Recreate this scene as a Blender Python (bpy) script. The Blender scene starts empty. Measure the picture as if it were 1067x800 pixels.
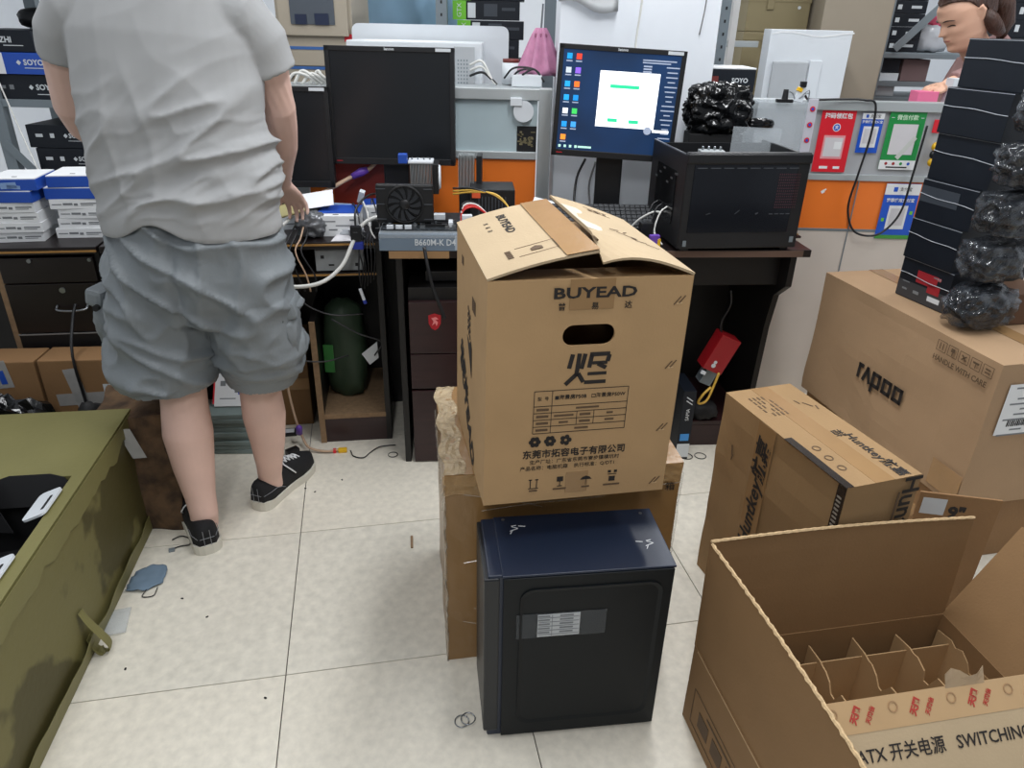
import bpy, bmesh, math, random
from mathutils import Vector, Matrix, Euler, noise
R = math.radians
SC = bpy.context.scene
COL = SC.collection
random.seed(7)

# ------------------------------------------------------------------ camera
F, PITCH, ROLL, CAMZ = 760.0, R(26.5), R(1.36), 1.535
fw = Vector((0, math.cos(PITCH), -math.sin(PITCH)))
rt0 = Vector((1, 0, 0)); up0 = rt0.cross(fw)
rt = math.cos(ROLL) * rt0 + math.sin(ROLL) * up0
up = -math.sin(ROLL) * rt0 + math.cos(ROLL) * up0
cd = bpy.data.cameras.new('camera'); cam = bpy.data.objects.new('camera', cd); COL.objects.link(cam)
cd.sensor_width = 36; cd.lens = F / 1067 * 36; cd.clip_start = .02
cam.matrix_world = Matrix(((rt.x, up.x, -fw.x, 0), (rt.y, up.y, -fw.y, 0), (rt.z, up.z, -fw.z, CAMZ), (0, 0, 0, 1)))
SC.camera = cam

# ------------------------------------------------------------------ light
w = bpy.data.worlds.new('world'); SC.world = w; w.use_nodes = True
bg = w.node_tree.nodes['Background']; bg.inputs[0].default_value = (.9, .95, 1, 1); bg.inputs[1].default_value = .24
def area(name, loc, sx, sy, power, col=(.97, .985, 1), rot=(0, 0, 0)):
    l = bpy.data.lights.new(name, 'AREA'); l.shape = 'RECTANGLE'; l.size = sx; l.size_y = sy; l.energy = power; l.color = col
    o = bpy.data.objects.new(name, l); o.location = loc; o.rotation_euler = rot; COL.objects.link(o); return o
for lx, ly, lp in ((.45, 1.5, 29), (.45, 2.75, 17), (-1.35, 1.5, 12), (-1.35, 2.75, 15), (2.25, 1.5, 12), (2.25, 2.75, 17), (-.2, -.8, 34), (-.9, 4.6, 30), (1.4, 4.6, 30)):
    area('ceiling_light', (lx, ly, 2.85), .22, 1.1, lp)
SC.view_settings.view_transform = 'Standard'; SC.view_settings.look = 'None'; SC.view_settings.gamma = 1
SC.view_settings.use_curve_mapping = False
SC.view_settings.exposure = .1

# ------------------------------------------------------------------ materials
def lin(c): return tuple(((v / 255) / 12.92 if v / 255 <= .04045 else ((v / 255 + .055) / 1.055) ** 2.4) for v in c)
MATS = {}
def mat(name, rgb, rough=.6, metal=0, var=.06, vs=9, bump=0, bs=60, spec=.5, emis=0, alpha=1, rgb2=None, mask=None, stretch=(1, 1, 1), trans=0):
    if name in MATS: return MATS[name]
    m = bpy.data.materials.new(name); m.use_nodes = True; nt = m.node_tree; N = nt.nodes; b = N['Principled BSDF']
    c = lin(rgb)
    b.inputs['Roughness'].default_value = rough; b.inputs['Metallic'].default_value = metal
    b.inputs['Specular IOR Level'].default_value = spec; b.inputs['Alpha'].default_value = alpha
    b.inputs['Transmission Weight'].default_value = trans
    tc = N.new('ShaderNodeTexCoord'); mp = N.new('ShaderNodeMapping'); mp.inputs['Scale'].default_value = stretch
    nt.links.new(tc.outputs['Object'], mp.inputs[0])
    nz = N.new('ShaderNodeTexNoise'); nz.inputs['Scale'].default_value = vs; nz.inputs['Detail'].default_value = 5
    nt.links.new(mp.outputs[0], nz.inputs['Vector'])
    rp = N.new('ShaderNodeValToRGB'); nt.links.new(nz.outputs['Fac'], rp.inputs[0])
    if rgb2:
        lo, hi = mask or (.45, .55); e = rp.color_ramp.elements
        e[0].position = lo; e[1].position = hi; e[0].color = (*c, 1); e[1].color = (*lin(rgb2), 1)
    else:
        e = rp.color_ramp.elements; e[0].position = .25; e[1].position = .75
        e[0].color = (*[v * (1 - var) for v in c], 1); e[1].color = (*[min(1, v * (1 + var)) for v in c], 1)
    nt.links.new(rp.outputs[0], b.inputs['Base Color'])
    if emis:
        nt.links.new(rp.outputs[0], b.inputs['Emission Color']); b.inputs['Emission Strength'].default_value = emis
    if bump:
        n2 = N.new('ShaderNodeTexNoise'); n2.inputs['Scale'].default_value = bs; n2.inputs['Detail'].default_value = 4
        nt.links.new(mp.outputs[0], n2.inputs['Vector'])
        bp = N.new('ShaderNodeBump'); bp.inputs['Strength'].default_value = bump; bp.inputs['Distance'].default_value = .01
        nt.links.new(n2.outputs['Fac'], bp.inputs['Height']); nt.links.new(bp.outputs[0], b.inputs['Normal'])
    m.diffuse_color = (*c, 1); MATS[name] = m; return m
CARD = mat('cardboard', (176, 143, 102), .8, var=.07, vs=7, bump=.06, bs=180)
CARD2 = mat('cardboard_brown', (136, 102, 66), .78, var=.1, vs=6, bump=.08, bs=120)
CARDW = mat('cardboard_wrapped', (142, 108, 66), .3, var=.16, vs=5, bump=.25, bs=22, stretch=(1, 1, .5))
CARDLIT = mat('cardboard_lit', (178, 157, 126), .8, var=.06, vs=6, bump=.06, bs=160)  # light on upward-facing carton flaps put into the colour
CARDT = mat('cardboard_torn', (58, 42, 28), .85, rgb2=(100, 76, 52), mask=(.38, .62), vs=14, bump=.5, bs=30)
CARDSH = mat('cardboard_shaded', (138, 106, 70), .8, var=.06, vs=7, bump=.06, bs=160)  # shade over the near open carton put into the colour
EDGE = mat('corrugated_edge', (196, 168, 128), .9, var=.25, vs=160)
TAPE = mat('brown_tape', (164, 128, 86), .22, var=.08, vs=10, bump=.08, bs=40)
CTAPE = mat('clear_tape', (190, 190, 188), .15, var=.1, vs=20, alpha=.5)
PTAPE = mat('clear_packing_tape', (196, 172, 140), .15, var=.1, vs=20, alpha=.6)
INK = mat('black_print', (34, 29, 27), .75, var=.1)
INKB = mat('faded_print', (92, 72, 52), .8, var=.1)
WHITE = mat('white_paper', (226, 228, 230), .7, var=.03)
WPRINT = mat('white_print', (205, 210, 214), .7, var=.02)
GPRINT = mat('grey_print', (120, 124, 128), .7, var=.02)
WPLAS = mat('white_plastic', (214, 219, 224), .4, var=.03)
BLACK = mat('black_plastic', (22, 23, 26), .42, var=.15)
BLACKM = mat('black_matte', (15, 15, 17), .7, var=.2)
BLACKG = mat('black_gloss', (12, 13, 15), .16, var=.1)
NAVY = mat('navy_steel', (25, 36, 56), .38, var=.05, bump=.03, bs=300)
NAVYD = mat('dark_steel', (18, 22, 25), .5, spec=.25, var=.04, bump=.03, bs=300)
BLKBOX = mat('black_box', (17, 23, 32), .5, var=.12, spec=.35)
BAG = mat('black_bag', (13, 14, 16), .17, var=.3, bump=.25, bs=24)
CBAG = mat('cable_bag', (58, 62, 68), .1, rgb2=(120, 126, 134), mask=(.5, .66), vs=16, bump=.8, bs=20, alpha=.5, spec=.9)
WOOD = mat('dark_wood', (22, 14, 14), .36, var=.25, vs=8, stretch=(1, 8, 8))
WOODR = mat('mahogany_wood', (44, 24, 25), .35, var=.22, vs=8, stretch=(1, 8, 8))
WOODB = mat('dark_wood_inside', (13, 10, 10), .5, var=.2)
TRIM = mat('yellow_edge_strip', (158, 116, 60), .5, var=.1)
CHIP = mat('raw_board_edge', (138, 112, 84), .85, var=.18, vs=60)
GREY = mat('grey_steel', (126, 136, 142), .42, metal=.3, var=.05)
ALU = mat('aluminium', (182, 188, 190), .35, metal=.35, var=.03)
STEEL = mat('bare_steel', (150, 154, 158), .3, metal=.9, var=.05)
GLASSP = mat('frosted_glass', (186, 204, 210), .14, var=.07, vs=3, alpha=.9)
ORANGE = mat('orange_panel', (236, 122, 44), .35, var=.03)
REDOR = mat('red_panel', (140, 42, 24), .5, var=.06)
OFFW = mat('offwhite_panel', (206, 196, 186), .5, var=.03)
WALL = mat('white_wall', (230, 235, 242), .7, var=.02, bump=.03, bs=50)
BEIGE = mat('beige_cabinet', (168, 158, 142), .5, var=.03)
TAUPE = mat('taupe_panel', (150, 140, 124), .55, var=.03)
OLIVE = mat('olive_card', (118, 113, 68), .55, var=.06, vs=5, bump=.08, bs=70)
OLIVE2 = mat('olive_torn', (112, 106, 62), .6, rgb2=(76, 70, 34), mask=(.5, .53), vs=2.3, bump=.1, bs=60)
BLUE = mat('blue_print', (30, 76, 172), .45, var=.05)
BLUEP = mat('blue_poster', (24, 84, 196), .4, var=.03)
REDP = mat('red_poster', (214, 32, 48), .4, var=.03)
GREENP = mat('green_poster', (24, 140, 66), .4, var=.03)
GREENB = mat('green_box', (112, 190, 50), .5, var=.04)
RED = mat('red_metal', (150, 22, 30), .4, var=.08)
PURPLE = mat('purple_plastic', (104, 66, 168), .4, var=.05)
YELLOW = mat('yellow_plastic', (226, 178, 26), .45, var=.05)
PINK = mat('pink_fabric', (196, 136, 168), .75, var=.15, vs=30)
PINKB = mat('pink_card', (238, 120, 160), .6, var=.04)
MINT = mat('mint_card', (170, 214, 190), .6, var=.03)
SLATE = mat('slate_box', (108, 124, 140), .35, var=.05)
SKIN = mat('skin', (222, 186, 172), .55, var=.05, vs=14, bump=.02, bs=150)
SKINF = mat('face_skin', (218, 172, 146), .5, var=.04, vs=20)
HAIR = mat('dark_hair', (38, 24, 20), .45, var=.35, vs=40, bump=.6, bs=120, stretch=(1, 1, .15))
HAIRB = mat('brown_hair', (64, 40, 30), .45, var=.4, vs=50, bump=.6, bs=140, stretch=(1, 1, .12))
SHIRT = mat('grey_tshirt', (164, 165, 166), .85, var=.03, bump=.05, bs=400)
SHORT = mat('grey_shorts', (122, 128, 132), .5, var=.05, bump=.12, bs=70)
LBLUE = mat('light_blue_shirt', (140, 176, 206), .8, var=.05, bump=.1, bs=40)
MAUVE = mat('mauve_top', (150, 118, 116), .85, var=.08)
CANVAS = mat('black_canvas', (20, 20, 23), .85, var=.15, bump=.1, bs=600)
RUBBER = mat('white_rubber', (208, 204, 192), .6, var=.06, vs=20)
MASKB = mat('mask_blue', (104, 124, 142), .8, var=.08)
CLEAR = mat('clear_plastic', (214, 222, 228), .08, var=.05, alpha=.28)
CABW = mat('white_cable', (214, 214, 210), .45, var=.03)
CABR = mat('red_cable', (190, 40, 36), .45, var=.05)
CABY = mat('yellow_cable', (214, 172, 70), .45, var=.05)
CABT = mat('tan_cable', (190, 160, 134), .5, var=.05)
BAMB = mat('paper_bag', (150, 142, 90), .5, var=.1, vs=20)
PCB = mat('circuit_board', (26, 30, 34), .5, rgb2=(60, 66, 72), mask=(.55, .6), vs=90)
SCRD = mat('screen_off', (22, 25, 29), .28, var=.03)

# ------------------------------------------------------------------ helpers
def link(name, me, m=None, parent=None, loc=(0, 0, 0), rot=(0, 0, 0), smooth=False):
    o = bpy.data.objects.new(name, me); COL.objects.link(o)
    if m and not me.materials: me.materials.append(m)
    if smooth:
        for p in me.polygons: p.use_smooth = True
    o.parent = parent; o.location = loc; o.rotation_euler = rot
    return o
def fin(name, bm, m, parent=None, loc=(0, 0, 0), rot=(0, 0, 0), smooth=False):
    bmesh.ops.recalc_face_normals(bm, faces=bm.faces[:])
    me = bpy.data.meshes.new(name); bm.to_mesh(me); bm.free()
    return link(name, me, m, parent, loc, rot, smooth)
def tag(o, label, cat, group=None, kind=None):
    o['label'] = label
    if cat: o['category'] = cat
    if group: o['group'] = group
    if kind: o['kind'] = kind
    return o
def structure(o, label=None):
    o['kind'] = 'structure'
    if label: o['label'] = label
    return o
def thing(name, label, cat, loc=(0, 0, 0), rz=0, group=None, rot=None):
    o = bpy.data.objects.new(name, None); COL.objects.link(o); o.empty_display_size = .05
    o.location = loc; o.rotation_euler = rot if rot else (0, 0, R(rz)); return tag(o, label, cat, group)
def bbox(bm, c, s, rot=None, bev=0):
    """box centred at c with size s"""
    mt = Matrix.Translation(c) @ ((rot if isinstance(rot, Matrix) else Euler(rot).to_matrix().to_4x4()) if rot else Matrix()) @ Matrix.Diagonal((*s, 1))
    r = bmesh.ops.create_cube(bm, size=1, matrix=mt)
    if bev:
        es = list({e for v in r['verts'] for e in v.link_edges})
        bmesh.ops.bevel(bm, geom=es, offset=bev, segments=2, profile=.6, affect='EDGES', clamp_overlap=True)
    return r
def box(name, s, m, parent=None, loc=(0, 0, 0), rot=(0, 0, 0), bev=.002, centre=False):
    """box standing on loc (or centred on it)"""
    bm = bmesh.new(); bbox(bm, (0, 0, 0 if centre else s[2] / 2), s, bev=bev)
    return fin(name, bm, m, parent, loc, rot)
def boxes(name, lst, m, parent=None, loc=(0, 0, 0), rot=(0, 0, 0), bev=0):
    bm = bmesh.new()
    for a in lst: bbox(bm, a[0], a[1], a[2] if len(a) > 2 else None, bev)
    o = fin(name, bm, m, parent, loc, rot); o['kind'] = 'stuff'; return o
def bcyl(bm, p, q, r, r2=None, n=12):
    p = Vector(p); q = Vector(q); d = q - p
    mt = Matrix.Translation((p + q) / 2) @ d.to_track_quat('Z', 'Y').to_matrix().to_4x4()
    bmesh.ops.create_cone(bm, cap_ends=True, segments=n, radius1=r, radius2=r if r2 is None else r2, depth=d.length, matrix=mt)
def cyl(name, p, q, r, m, parent=None, r2=None, n=16, smooth=False):
    bm = bmesh.new(); bcyl(bm, p, q, r, r2, n); return fin(name, bm, m, parent, smooth=smooth)
def spline(pts, k=6):
    P = [Vector(p) for p in pts]; P = [2 * P[0] - P[1]] + P + [2 * P[-1] - P[-2]]; out = []
    for i in range(1, len(P) - 2):
        for j in range(k):
            t = j / k; a, b, c, d = P[i - 1:i + 3]
            out.append(.5 * (2 * b + (c - a) * t + (2 * a - 5 * b + 4 * c - d) * t * t + (3 * b - a - 3 * c + d) * t ** 3))
    return out + [P[-2]]
def bsweep(bm, pts, rad, n=8, hint=(0, 0, 1)):
    """tube along pts; rad = r, or list of r / (rx, ry)"""
    P = [Vector(p) for p in pts]; rings = []; h = Vector(hint)
    for i, p in enumerate(P):
        t = (P[min(i + 1, len(P) - 1)] - P[max(i - 1, 0)]).normalized()
        x = t.cross(h)
        if x.length < .05: x = t.cross(Vector((0, 1, .01)))
        x.normalize(); y = x.cross(t).normalized()
        h = h if True else y
        r = rad[i] if isinstance(rad, list) else rad
        rx, ry = r if isinstance(r, (list, tuple)) else (r, r)
        rings.append([bm.verts.new(p + x * (rx * math.cos(2 * math.pi * j / n)) + y * (ry * math.sin(2 * math.pi * j / n))) for j in range(n)])
    for a, b in zip(rings, rings[1:]):
        for j in range(n): bm.faces.new((a[j], a[(j + 1) % n], b[(j + 1) % n], b[j]))
    bm.faces.new(rings[0][::-1]); bm.faces.new(rings[-1])
def cable(name, pts, r, m, parent=None, k=6, n=7):
    bm = bmesh.new(); bsweep(bm, spline(pts, k), r, n, hint=(.13, .21, .97)); return fin(name, bm, m, parent, smooth=True)
def plate(name, outline, th, m, parent=None, o=(0, 0, 0), r=(1, 0, 0), u=(0, 1, 0), holes=None):
    """outline (2D) in the plane of r,u at o, thickness th along the normal"""
    bm = bmesh.new(); vs = [bm.verts.new((a, b, 0)) for a, b in outline]; f = bm.faces.new(vs)
    g = bmesh.ops.extrude_face_region(bm, geom=[f])
    bmesh.ops.translate(bm, verts=[v for v in g['geom'] if isinstance(v, bmesh.types.BMVert)], vec=(0, 0, th))
    return place(fin(name, bm, m, parent), o, r, u)
def frame(o, r, u):
    r = Vector(r).normalized(); u = Vector(u).normalized(); n = r.cross(u); o = Vector(o)
    return Matrix(((r.x, u.x, n.x, o.x), (r.y, u.y, n.y, o.y), (r.z, u.z, n.z, o.z), (0, 0, 0, 1)))
def place(ob, o, r, u): ob.matrix_basis = frame(o, r, u); return ob
FR = ((1, 0, 0), (0, 0, 1)); LF = ((0, -1, 0), (0, 0, 1)); RG = ((0, 1, 0), (0, 0, 1)); TP = ((1, 0, 0), (0, 1, 0))
TXT = {}
def text(body, size, o, ru, m, parent, name='lettering', bold=0, sx=1, align='CENTER', shear=0):
    key = (body, size, bold, align, sx, shear, m.name)
    if key not in TXT:
        cu = bpy.data.curves.new('t', 'FONT'); cu.body = body; cu.size = size; cu.align_x = align; cu.align_y = 'CENTER'
        cu.offset = bold; cu.extrude = .0002; cu.resolution_u = 2; cu.shear = shear
        ob = bpy.data.objects.new('t', cu); COL.objects.link(ob)
        dg = bpy.context.evaluated_depsgraph_get(); me = bpy.data.meshes.new_from_object(ob.evaluated_get(dg))
        bpy.data.objects.remove(ob); bpy.data.curves.remove(cu)
        if sx != 1: me.transform(Matrix.Diagonal((sx, 1, 1, 1)))
        me.materials.clear(); TXT[key] = me
    return place(link(name, TXT[key], m, parent), o, *ru)
def rects(name, lst, ru, o, m, parent, th=.0006):
    """flat printed bars: (cx, cy, w, h[, angle])"""
    bm = bmesh.new()
    for a in lst: bbox(bm, (a[0], a[1], 0), (a[2], a[3], th), (0, 0, a[4]) if len(a) > 4 else None)
    ob = place(fin(name, bm, m, parent), o, *ru)
    if len(lst) > 1 and parent: ob['kind'] = 'stuff'
    return ob
def ring2d(r, n=20, cx=0, cy=0, sx=1, sy=1): return [(cx + r * sx * math.cos(2 * math.pi * i / n), cy + r * sy * math.sin(2 * math.pi * i / n)) for i in range(n)]
def rrect(w, h, r, n=5):
    out = []
    for cx, cy, a in ((w / 2 - r, h / 2 - r, 0), (-w / 2 + r, h / 2 - r, 90), (-w / 2 + r, -h / 2 + r, 180), (w / 2 - r, -h / 2 + r, 270)):
        out += [(cx + r * math.cos(R(a + 90 * i / n)), cy + r * math.sin(R(a + 90 * i / n))) for i in range(n + 1)]
    return out
def lathe(name, prof, m, parent=None, loc=(0, 0, 0), rot=(0, 0, 0), n=20, smooth=True):
    bm = bmesh.new(); rings = [[bm.verts.new((r * math.cos(2 * math.pi * j / n), r * math.sin(2 * math.pi * j / n), z)) for j in range(n)] for r, z in prof]
    for a, b in zip(rings, rings[1:]):
        for j in range(n): bm.faces.new((a[j], a[(j + 1) % n], b[(j + 1) % n], b[j]))
    bm.faces.new(rings[0][::-1]); bm.faces.new(rings[-1]); return fin(name, bm, m, parent, loc, rot, smooth)
def remesh(bm, vox, smooth=0):
    """turn overlapping closed shapes into ONE continuous skin; returns a mesh"""
    bmesh.ops.recalc_face_normals(bm, faces=bm.faces[:])
    me = bpy.data.meshes.new('tmp'); bm.to_mesh(me); bm.free()
    ob = bpy.data.objects.new('tmp', me); COL.objects.link(ob)
    md = ob.modifiers.new('r', 'REMESH'); md.mode = 'VOXEL'; md.voxel_size = vox; md.use_smooth_shade = True
    if smooth:
        s = ob.modifiers.new('s', 'SMOOTH'); s.factor = .5; s.iterations = smooth
    dg = bpy.context.evaluated_depsgraph_get(); out = bpy.data.meshes.new_from_object(ob.evaluated_get(dg))
    bpy.data.objects.remove(ob); bpy.data.meshes.remove(me); out.materials.clear()
    for p in out.polygons: p.use_smooth = True
    return out
def blob(name, c, s, m, parent=None, amp=.25, fr=4, sub=4, seed=0, rot=(0, 0, 0), ridge=True, flat=None, smooth=True):
    """crumpled bag: a ball pushed in and out by ridged noise"""
    bm = bmesh.new(); bmesh.ops.create_icosphere(bm, subdivisions=sub, radius=1); off = Vector((seed * 7.3, seed * 3.1, seed * 1.7))
    for v in bm.verts:
        d = v.co.normalized(); a = noise.noise(d * fr + off); b = noise.noise(d * fr * 2.3 + off * 2)
        k = 1 + amp * ((.5 - abs(a) * 1.6) + .5 * (.4 - abs(b) * 1.4)) if ridge else 1 + amp * (a + .5 * b)
        if ridge and sub >= 5: k += amp * .24 * (.3 - abs(noise.noise(d * fr * 4.5 + off * 3)) * 1.5)
        # squarer than a ball
        q = max(abs(d.x), abs(d.y), abs(d.z)); v.co = d * k * (.55 + .45 / q * .8)
        if flat is not None: v.co.z = max(v.co.z, flat)
    bmesh.ops.scale(bm, vec=s, verts=bm.verts[:])
    return fin(name, bm, m, parent, c, rot, smooth=smooth)
def annulus(name, r, m, parent, o, r_, u_, th=.0004, w=.25):
    bm = bmesh.new(); a = [[bm.verts.new((x, y, z)) for x, y in ring2d(k, 18)] for k, z in ((r, 0), (r, th), (r * (1 - w), th), (r * (1 - w), 0))]
    for i in range(4):
        p, q = a[i], a[(i + 1) % 4]
        for j in range(18): bm.faces.new((p[j], p[(j + 1) % 18], q[(j + 1) % 18], q[j]))
    return place(fin(name, bm, m, parent), o, r_, u_)
def bent(name, f, nu, nv, th, m, parent):
    """sheet f(u,v) -> point, given thickness"""
    bm = bmesh.new(); g = [[bm.verts.new(f(i / nu, j / nv)) for j in range(nv + 1)] for i in range(nu + 1)]
    for i in range(nu):
        for j in range(nv): bm.faces.new((g[i][j], g[i + 1][j], g[i + 1][j + 1], g[i][j + 1]))
    bm.normal_update(); bmesh.ops.solidify(bm, geom=bm.faces[:], thickness=th); return fin(name, bm, m, parent)

# ================================================================== SETTING
fl = structure(box('floor', (8, 8.4, .05), mat('tile_joint', (70, 66, 62), .9), loc=(0, 2.6, -.056), bev=0), 'pale speckled floor tiles with thin dark joints')
TILE = mat('floor_tile', (220, 214, 200), .34, var=.11, vs=40, bump=.02, bs=60)
TILE2 = mat('floor_tile_worn', (216, 211, 198), .36, var=.13, vs=34, bump=.02, bs=40)
T, OU, OV, YAW = .597, -.2886, 1.440, R(11.5)
bm = bmesh.new(); bbox(bm, (0, 0, -.003), (T - .0026, T - .0026, .006), bev=.0008)
tme = bpy.data.meshes.new('tile'); bm.to_mesh(tme); bm.free(); tme.materials.append(TILE); tme2 = tme.copy(); tme2.materials.clear(); tme2.materials.append(TILE2)
k = 0
for i in range(-7, 9):
    for j in range(-4, 10):
        u, v = OU + (i + .5) * T, OV + (j + .5) * T
        x, y = math.cos(YAW) * u - math.sin(YAW) * v, math.sin(YAW) * u + math.cos(YAW) * v
        if abs(x) > 3.6 or y < -.6 or y > 6.3: continue
        o = link('tile', tme if (i * 3 + j * 5) % 3 else tme2, None, fl, (x, y - 2.6, .056 + random.uniform(-.0003, 0)), (0, 0, YAW + random.choice((0, math.pi / 2, math.pi))))
structure(box('wall_back', (8, .12, 3), WALL, loc=(0, 6.5, -.01), bev=0), 'plain white far wall')
structure(box('wall_left', (.12, 8.4, 3), WALL, loc=(-3.6, 2.6, -.01), bev=0), 'plain white wall on the left')
structure(box('wall_right', (.12, 8.4, 3), WALL, loc=(3.6, 2.6, -.01), bev=0), 'plain white wall on the right')
# white pillar behind the lit monitor
pl = structure(box('wall_pillar', (.60, .34, 2.9), WALL, loc=(.447, 3.235, 0), bev=.006), 'white square pillar behind the lit monitor')
# paper notice peeling off the pillar
bm = bmesh.new(); n = 10; rows = []
for i in range(n + 1):
    t = i / n; row = []
    for j in range(5):
        s = j / 4
        row.append(bm.verts.new((.14 + .22 * t, 3.058 - .012 * math.sin(t * 5) - .035 * (1 - s) * t, 1.60 + .10 * s - .035 * t + .012 * math.sin(7 * t) * (1 - s))))
    rows.append(row)
for a, b in zip(rows, rows[1:]):
    for j in range(4): bm.faces.new((a[j], a[j + 1], b[j + 1], b[j]))
bmesh.ops.solidify(bm, geom=bm.faces[:], thickness=.0015)
tag(fin('paper_notice', bm, WHITE, smooth=True), 'curled white paper sheet taped high on the white pillar', 'paper')
tag(cable('cord', [(.452, 3.058, 1.75), (.447, 3.054, 1.6), (.44, 3.056, 1.5), (.437, 3.05, 1.40), (.425, 3.05, 1.30), (.42, 3.05, 1.0)], .004, CABW), 'white cord running down the white pillar behind the lit monitor', 'cord')
tag(cable('cord', [(.69, 3.058, 1.75), (.685, 3.056, 1.6), (.675, 3.058, 1.50)], .0025, mat('grey_cable', (120, 120, 122), .5)), 'thin grey cord near the right edge of the white pillar', 'cord')

# ---- left partition: glass over an orange panel
p = thing('low_partition', 'glass-topped office partition with orange lower panel behind the dark monitor', 'partition', (0, 3.07, 0))
box('top_rail', (.98, .045, .042), ALU, p, (-.39, 0, 1.255), bev=.003)
box('mid_rail', (.93, .04, .03), ALU, p, (-.39, 0, 1.03), bev=.003)
box('glass_panel', (.93, .01, .2), GLASSP, p, (-.39, 0, 1.058), bev=0)
box('orange_panel', (.93, .02, .62), ORANGE, p, (-.39, 0, .41), bev=0)
box('lower_panel', (.93, .02, .38), OFFW, p, (-.39, 0, .03), bev=0)
box('post', (.05, .05, 1.3), ALU, p, (.105, 0, 0), bev=.004)
box('post', (.05, .05, 1.3), ALU, p, (-.88, 0, 0), bev=.004)
box('wall_clip', (.045, .02, .03), WPLAS, p, (-.01, -.028, 1.235))
tag(plate('round_cover', ring2d(.04), .008, WPLAS, None, (.02, 3.045, 1.215), *FR), 'white round plastic disc hung on the glass partition', 'cover')
s = thing('dark_sticker', 'black rectangular sticker with gold print on the glass partition', 'sticker', (.035, 3.062, 1.06))
box('sheet', (.078, .002, .098), BLACKM, s, (0, 0, 0), bev=0)
rects('print', [(random.uniform(-.03, .03), random.uniform(.02, .08), random.uniform(.006, .02), random.uniform(.002, .008)) for _ in range(26)], FR, (0, -.0016, 0), mat('gold_print', (120, 112, 84), .5), s)
# added board for the darker red stretch of the orange panel behind
tag(box('orange_stand_in', (.26, .012, .20), REDOR, loc=(-.60, 2.955, .8205), bev=.001), 'added dark red board standing in for the darker orange panel under the dark monitor', 'board')

# ---- right partition with payment posters
p = thing('low_partition', 'grey and orange counter partition carrying the payment posters', 'partition', (0, 3.07, 0))
box('top_rail', (1.55, .05, .036), ALU, p, (1.545, 0, 1.246), bev=.003)
box('grey_panel', (1.5, .016, .25), mat('grey_laminate', (172, 174, 178), .25, var=.03), p, (1.545, 0, 1.0), bev=0)
box('mid_rail', (1.5, .036, .025), ALU, p, (1.545, 0, .977), bev=.003)
box('orange_panel', (1.5, .02, .2), ORANGE, p, (1.545, 0, .778), bev=0)
box('thin_rail', (1.5, .03, .01), GREY, p, (1.545, 0, .768), bev=.001)
box('lower_panel', (1.5, .026, .77), OFFW, p, (1.545, 0, 0), bev=0)
box('post', (.05, .05, 1.28), ALU, p, (.79, 0, 0), bev=.004)
box('post', (.05, .05, 1.28), ALU, p, (2.30, 0, 0), bev=.004)
box('panel_joint', (.004, .004, .98), GREY, p, (1.40, -.0145, 0), bev=0)
def poster(label, x, z, wd, ht, m, build):
    s = thing('payment_poster', label, 'poster', (x, 3.058, z), group='payment posters on the counter')
    box('sheet', (wd, .002, ht), m, s, (0, -.004, 0), bev=0); build(s); return s
def pr1(s):
    text('扫码领红包', .022, (0, -.0056, .214), FR, WHITE, s, bold=.0006)
    plate('blue_disc', ring2d(.0125), .0006, BLUEP, s, (0, -.0056, .172), *FR)
    plate('white_ring', ring2d(.0155), .0003, WHITE, s, (0, -.0054, .172), *FR)
    text('支', .015, (0, -.0066, .172), FR, WHITE, s, bold=.0004)
    rects('white_panel', [(0, .097, .085, .09)], FR, (0, -.0056, 0), mat('pink_white', (224, 150, 156), .5), s)
    rects('pale_square', [(0, .097, .07, .072), ], FR, (0, -.0062, 0), mat('pale_grey', (206, 204, 208), .5), s)
    rects('white_square', [(.018, .104, .03, .028)], FR, (0, -.0068, 0), WHITE, s)
    rects('footer', [(-.022, .018, .034, .01), (.03, .018, .026, .01)], FR, (0, -.0056, 0), WHITE, s)
poster('tall red payment poster on the grey counter partition', 1.262, 1.010, .134, .241, REDP, pr1)
def pr2(s):
    rects('header', [(0, .139, .086, .022)], FR, (0, -.0056, 0), WHITE, s)
    text('支付宝', .014, (.008, -.0064, .139), FR, INK, s)
    rects('logo', [(-.024, .139, .01, .012)], FR, (0, -.0064, 0), BLUEP, s)
    text('推荐使用支付宝', .0115, (0, -.0058, .117), FR, WHITE, s, bold=.0003)
    rects('white_square', [(0, .061, .06, .08)], FR, (0, -.0056, 0), WHITE, s)
    rects('pale_square', [(0, .064, .046, .056)], FR, (0, -.0064, 0), mat('pale_grey', (206, 204, 208), .5), s)
poster('small blue payment poster between the red and the green one', 1.398, 1.088, .086, .150, BLUEP, pr2)
def pr3(s):
    text('微信付款', .021, (0, -.0056, .198), FR, mat('pale_green', (206, 232, 206), .5), s, bold=.0003)
    rects('dashes', [(-.058, .198, .012, .002), (.058, .198, .012, .002)], FR, (0, -.0056, 0), WHITE, s)
    rects('white_square', [(0, .116, .098, .116)], FR, (0, -.0056, 0), mat('pale_grey', (206, 204, 208), .5), s)
    rects('tape_strip', [(.02, .085, .018, .1, -.6)], FR, (0, -.0066, 0), mat('dull_white', (196, 200, 196), .5), s)
    rects('footer', [(0, .018, .143, .036)], FR, (0, -.0056, 0), WHITE, s)
    for i, m in enumerate((RED, RED, GREENP, BLUEP)): plate('footer_dot', ring2d(.006, 12), .0005, m, s, (-.045 + .03 * i, -.0063, .023), *FR)
    rects('footer_text', [(0, .009, .085, .005)], FR, (0, -.0063, 0), INK, s)
poster('green payment poster with a strip of tape across its middle', 1.534, 1.026, .143, .224, GREENP, pr3)
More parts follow.
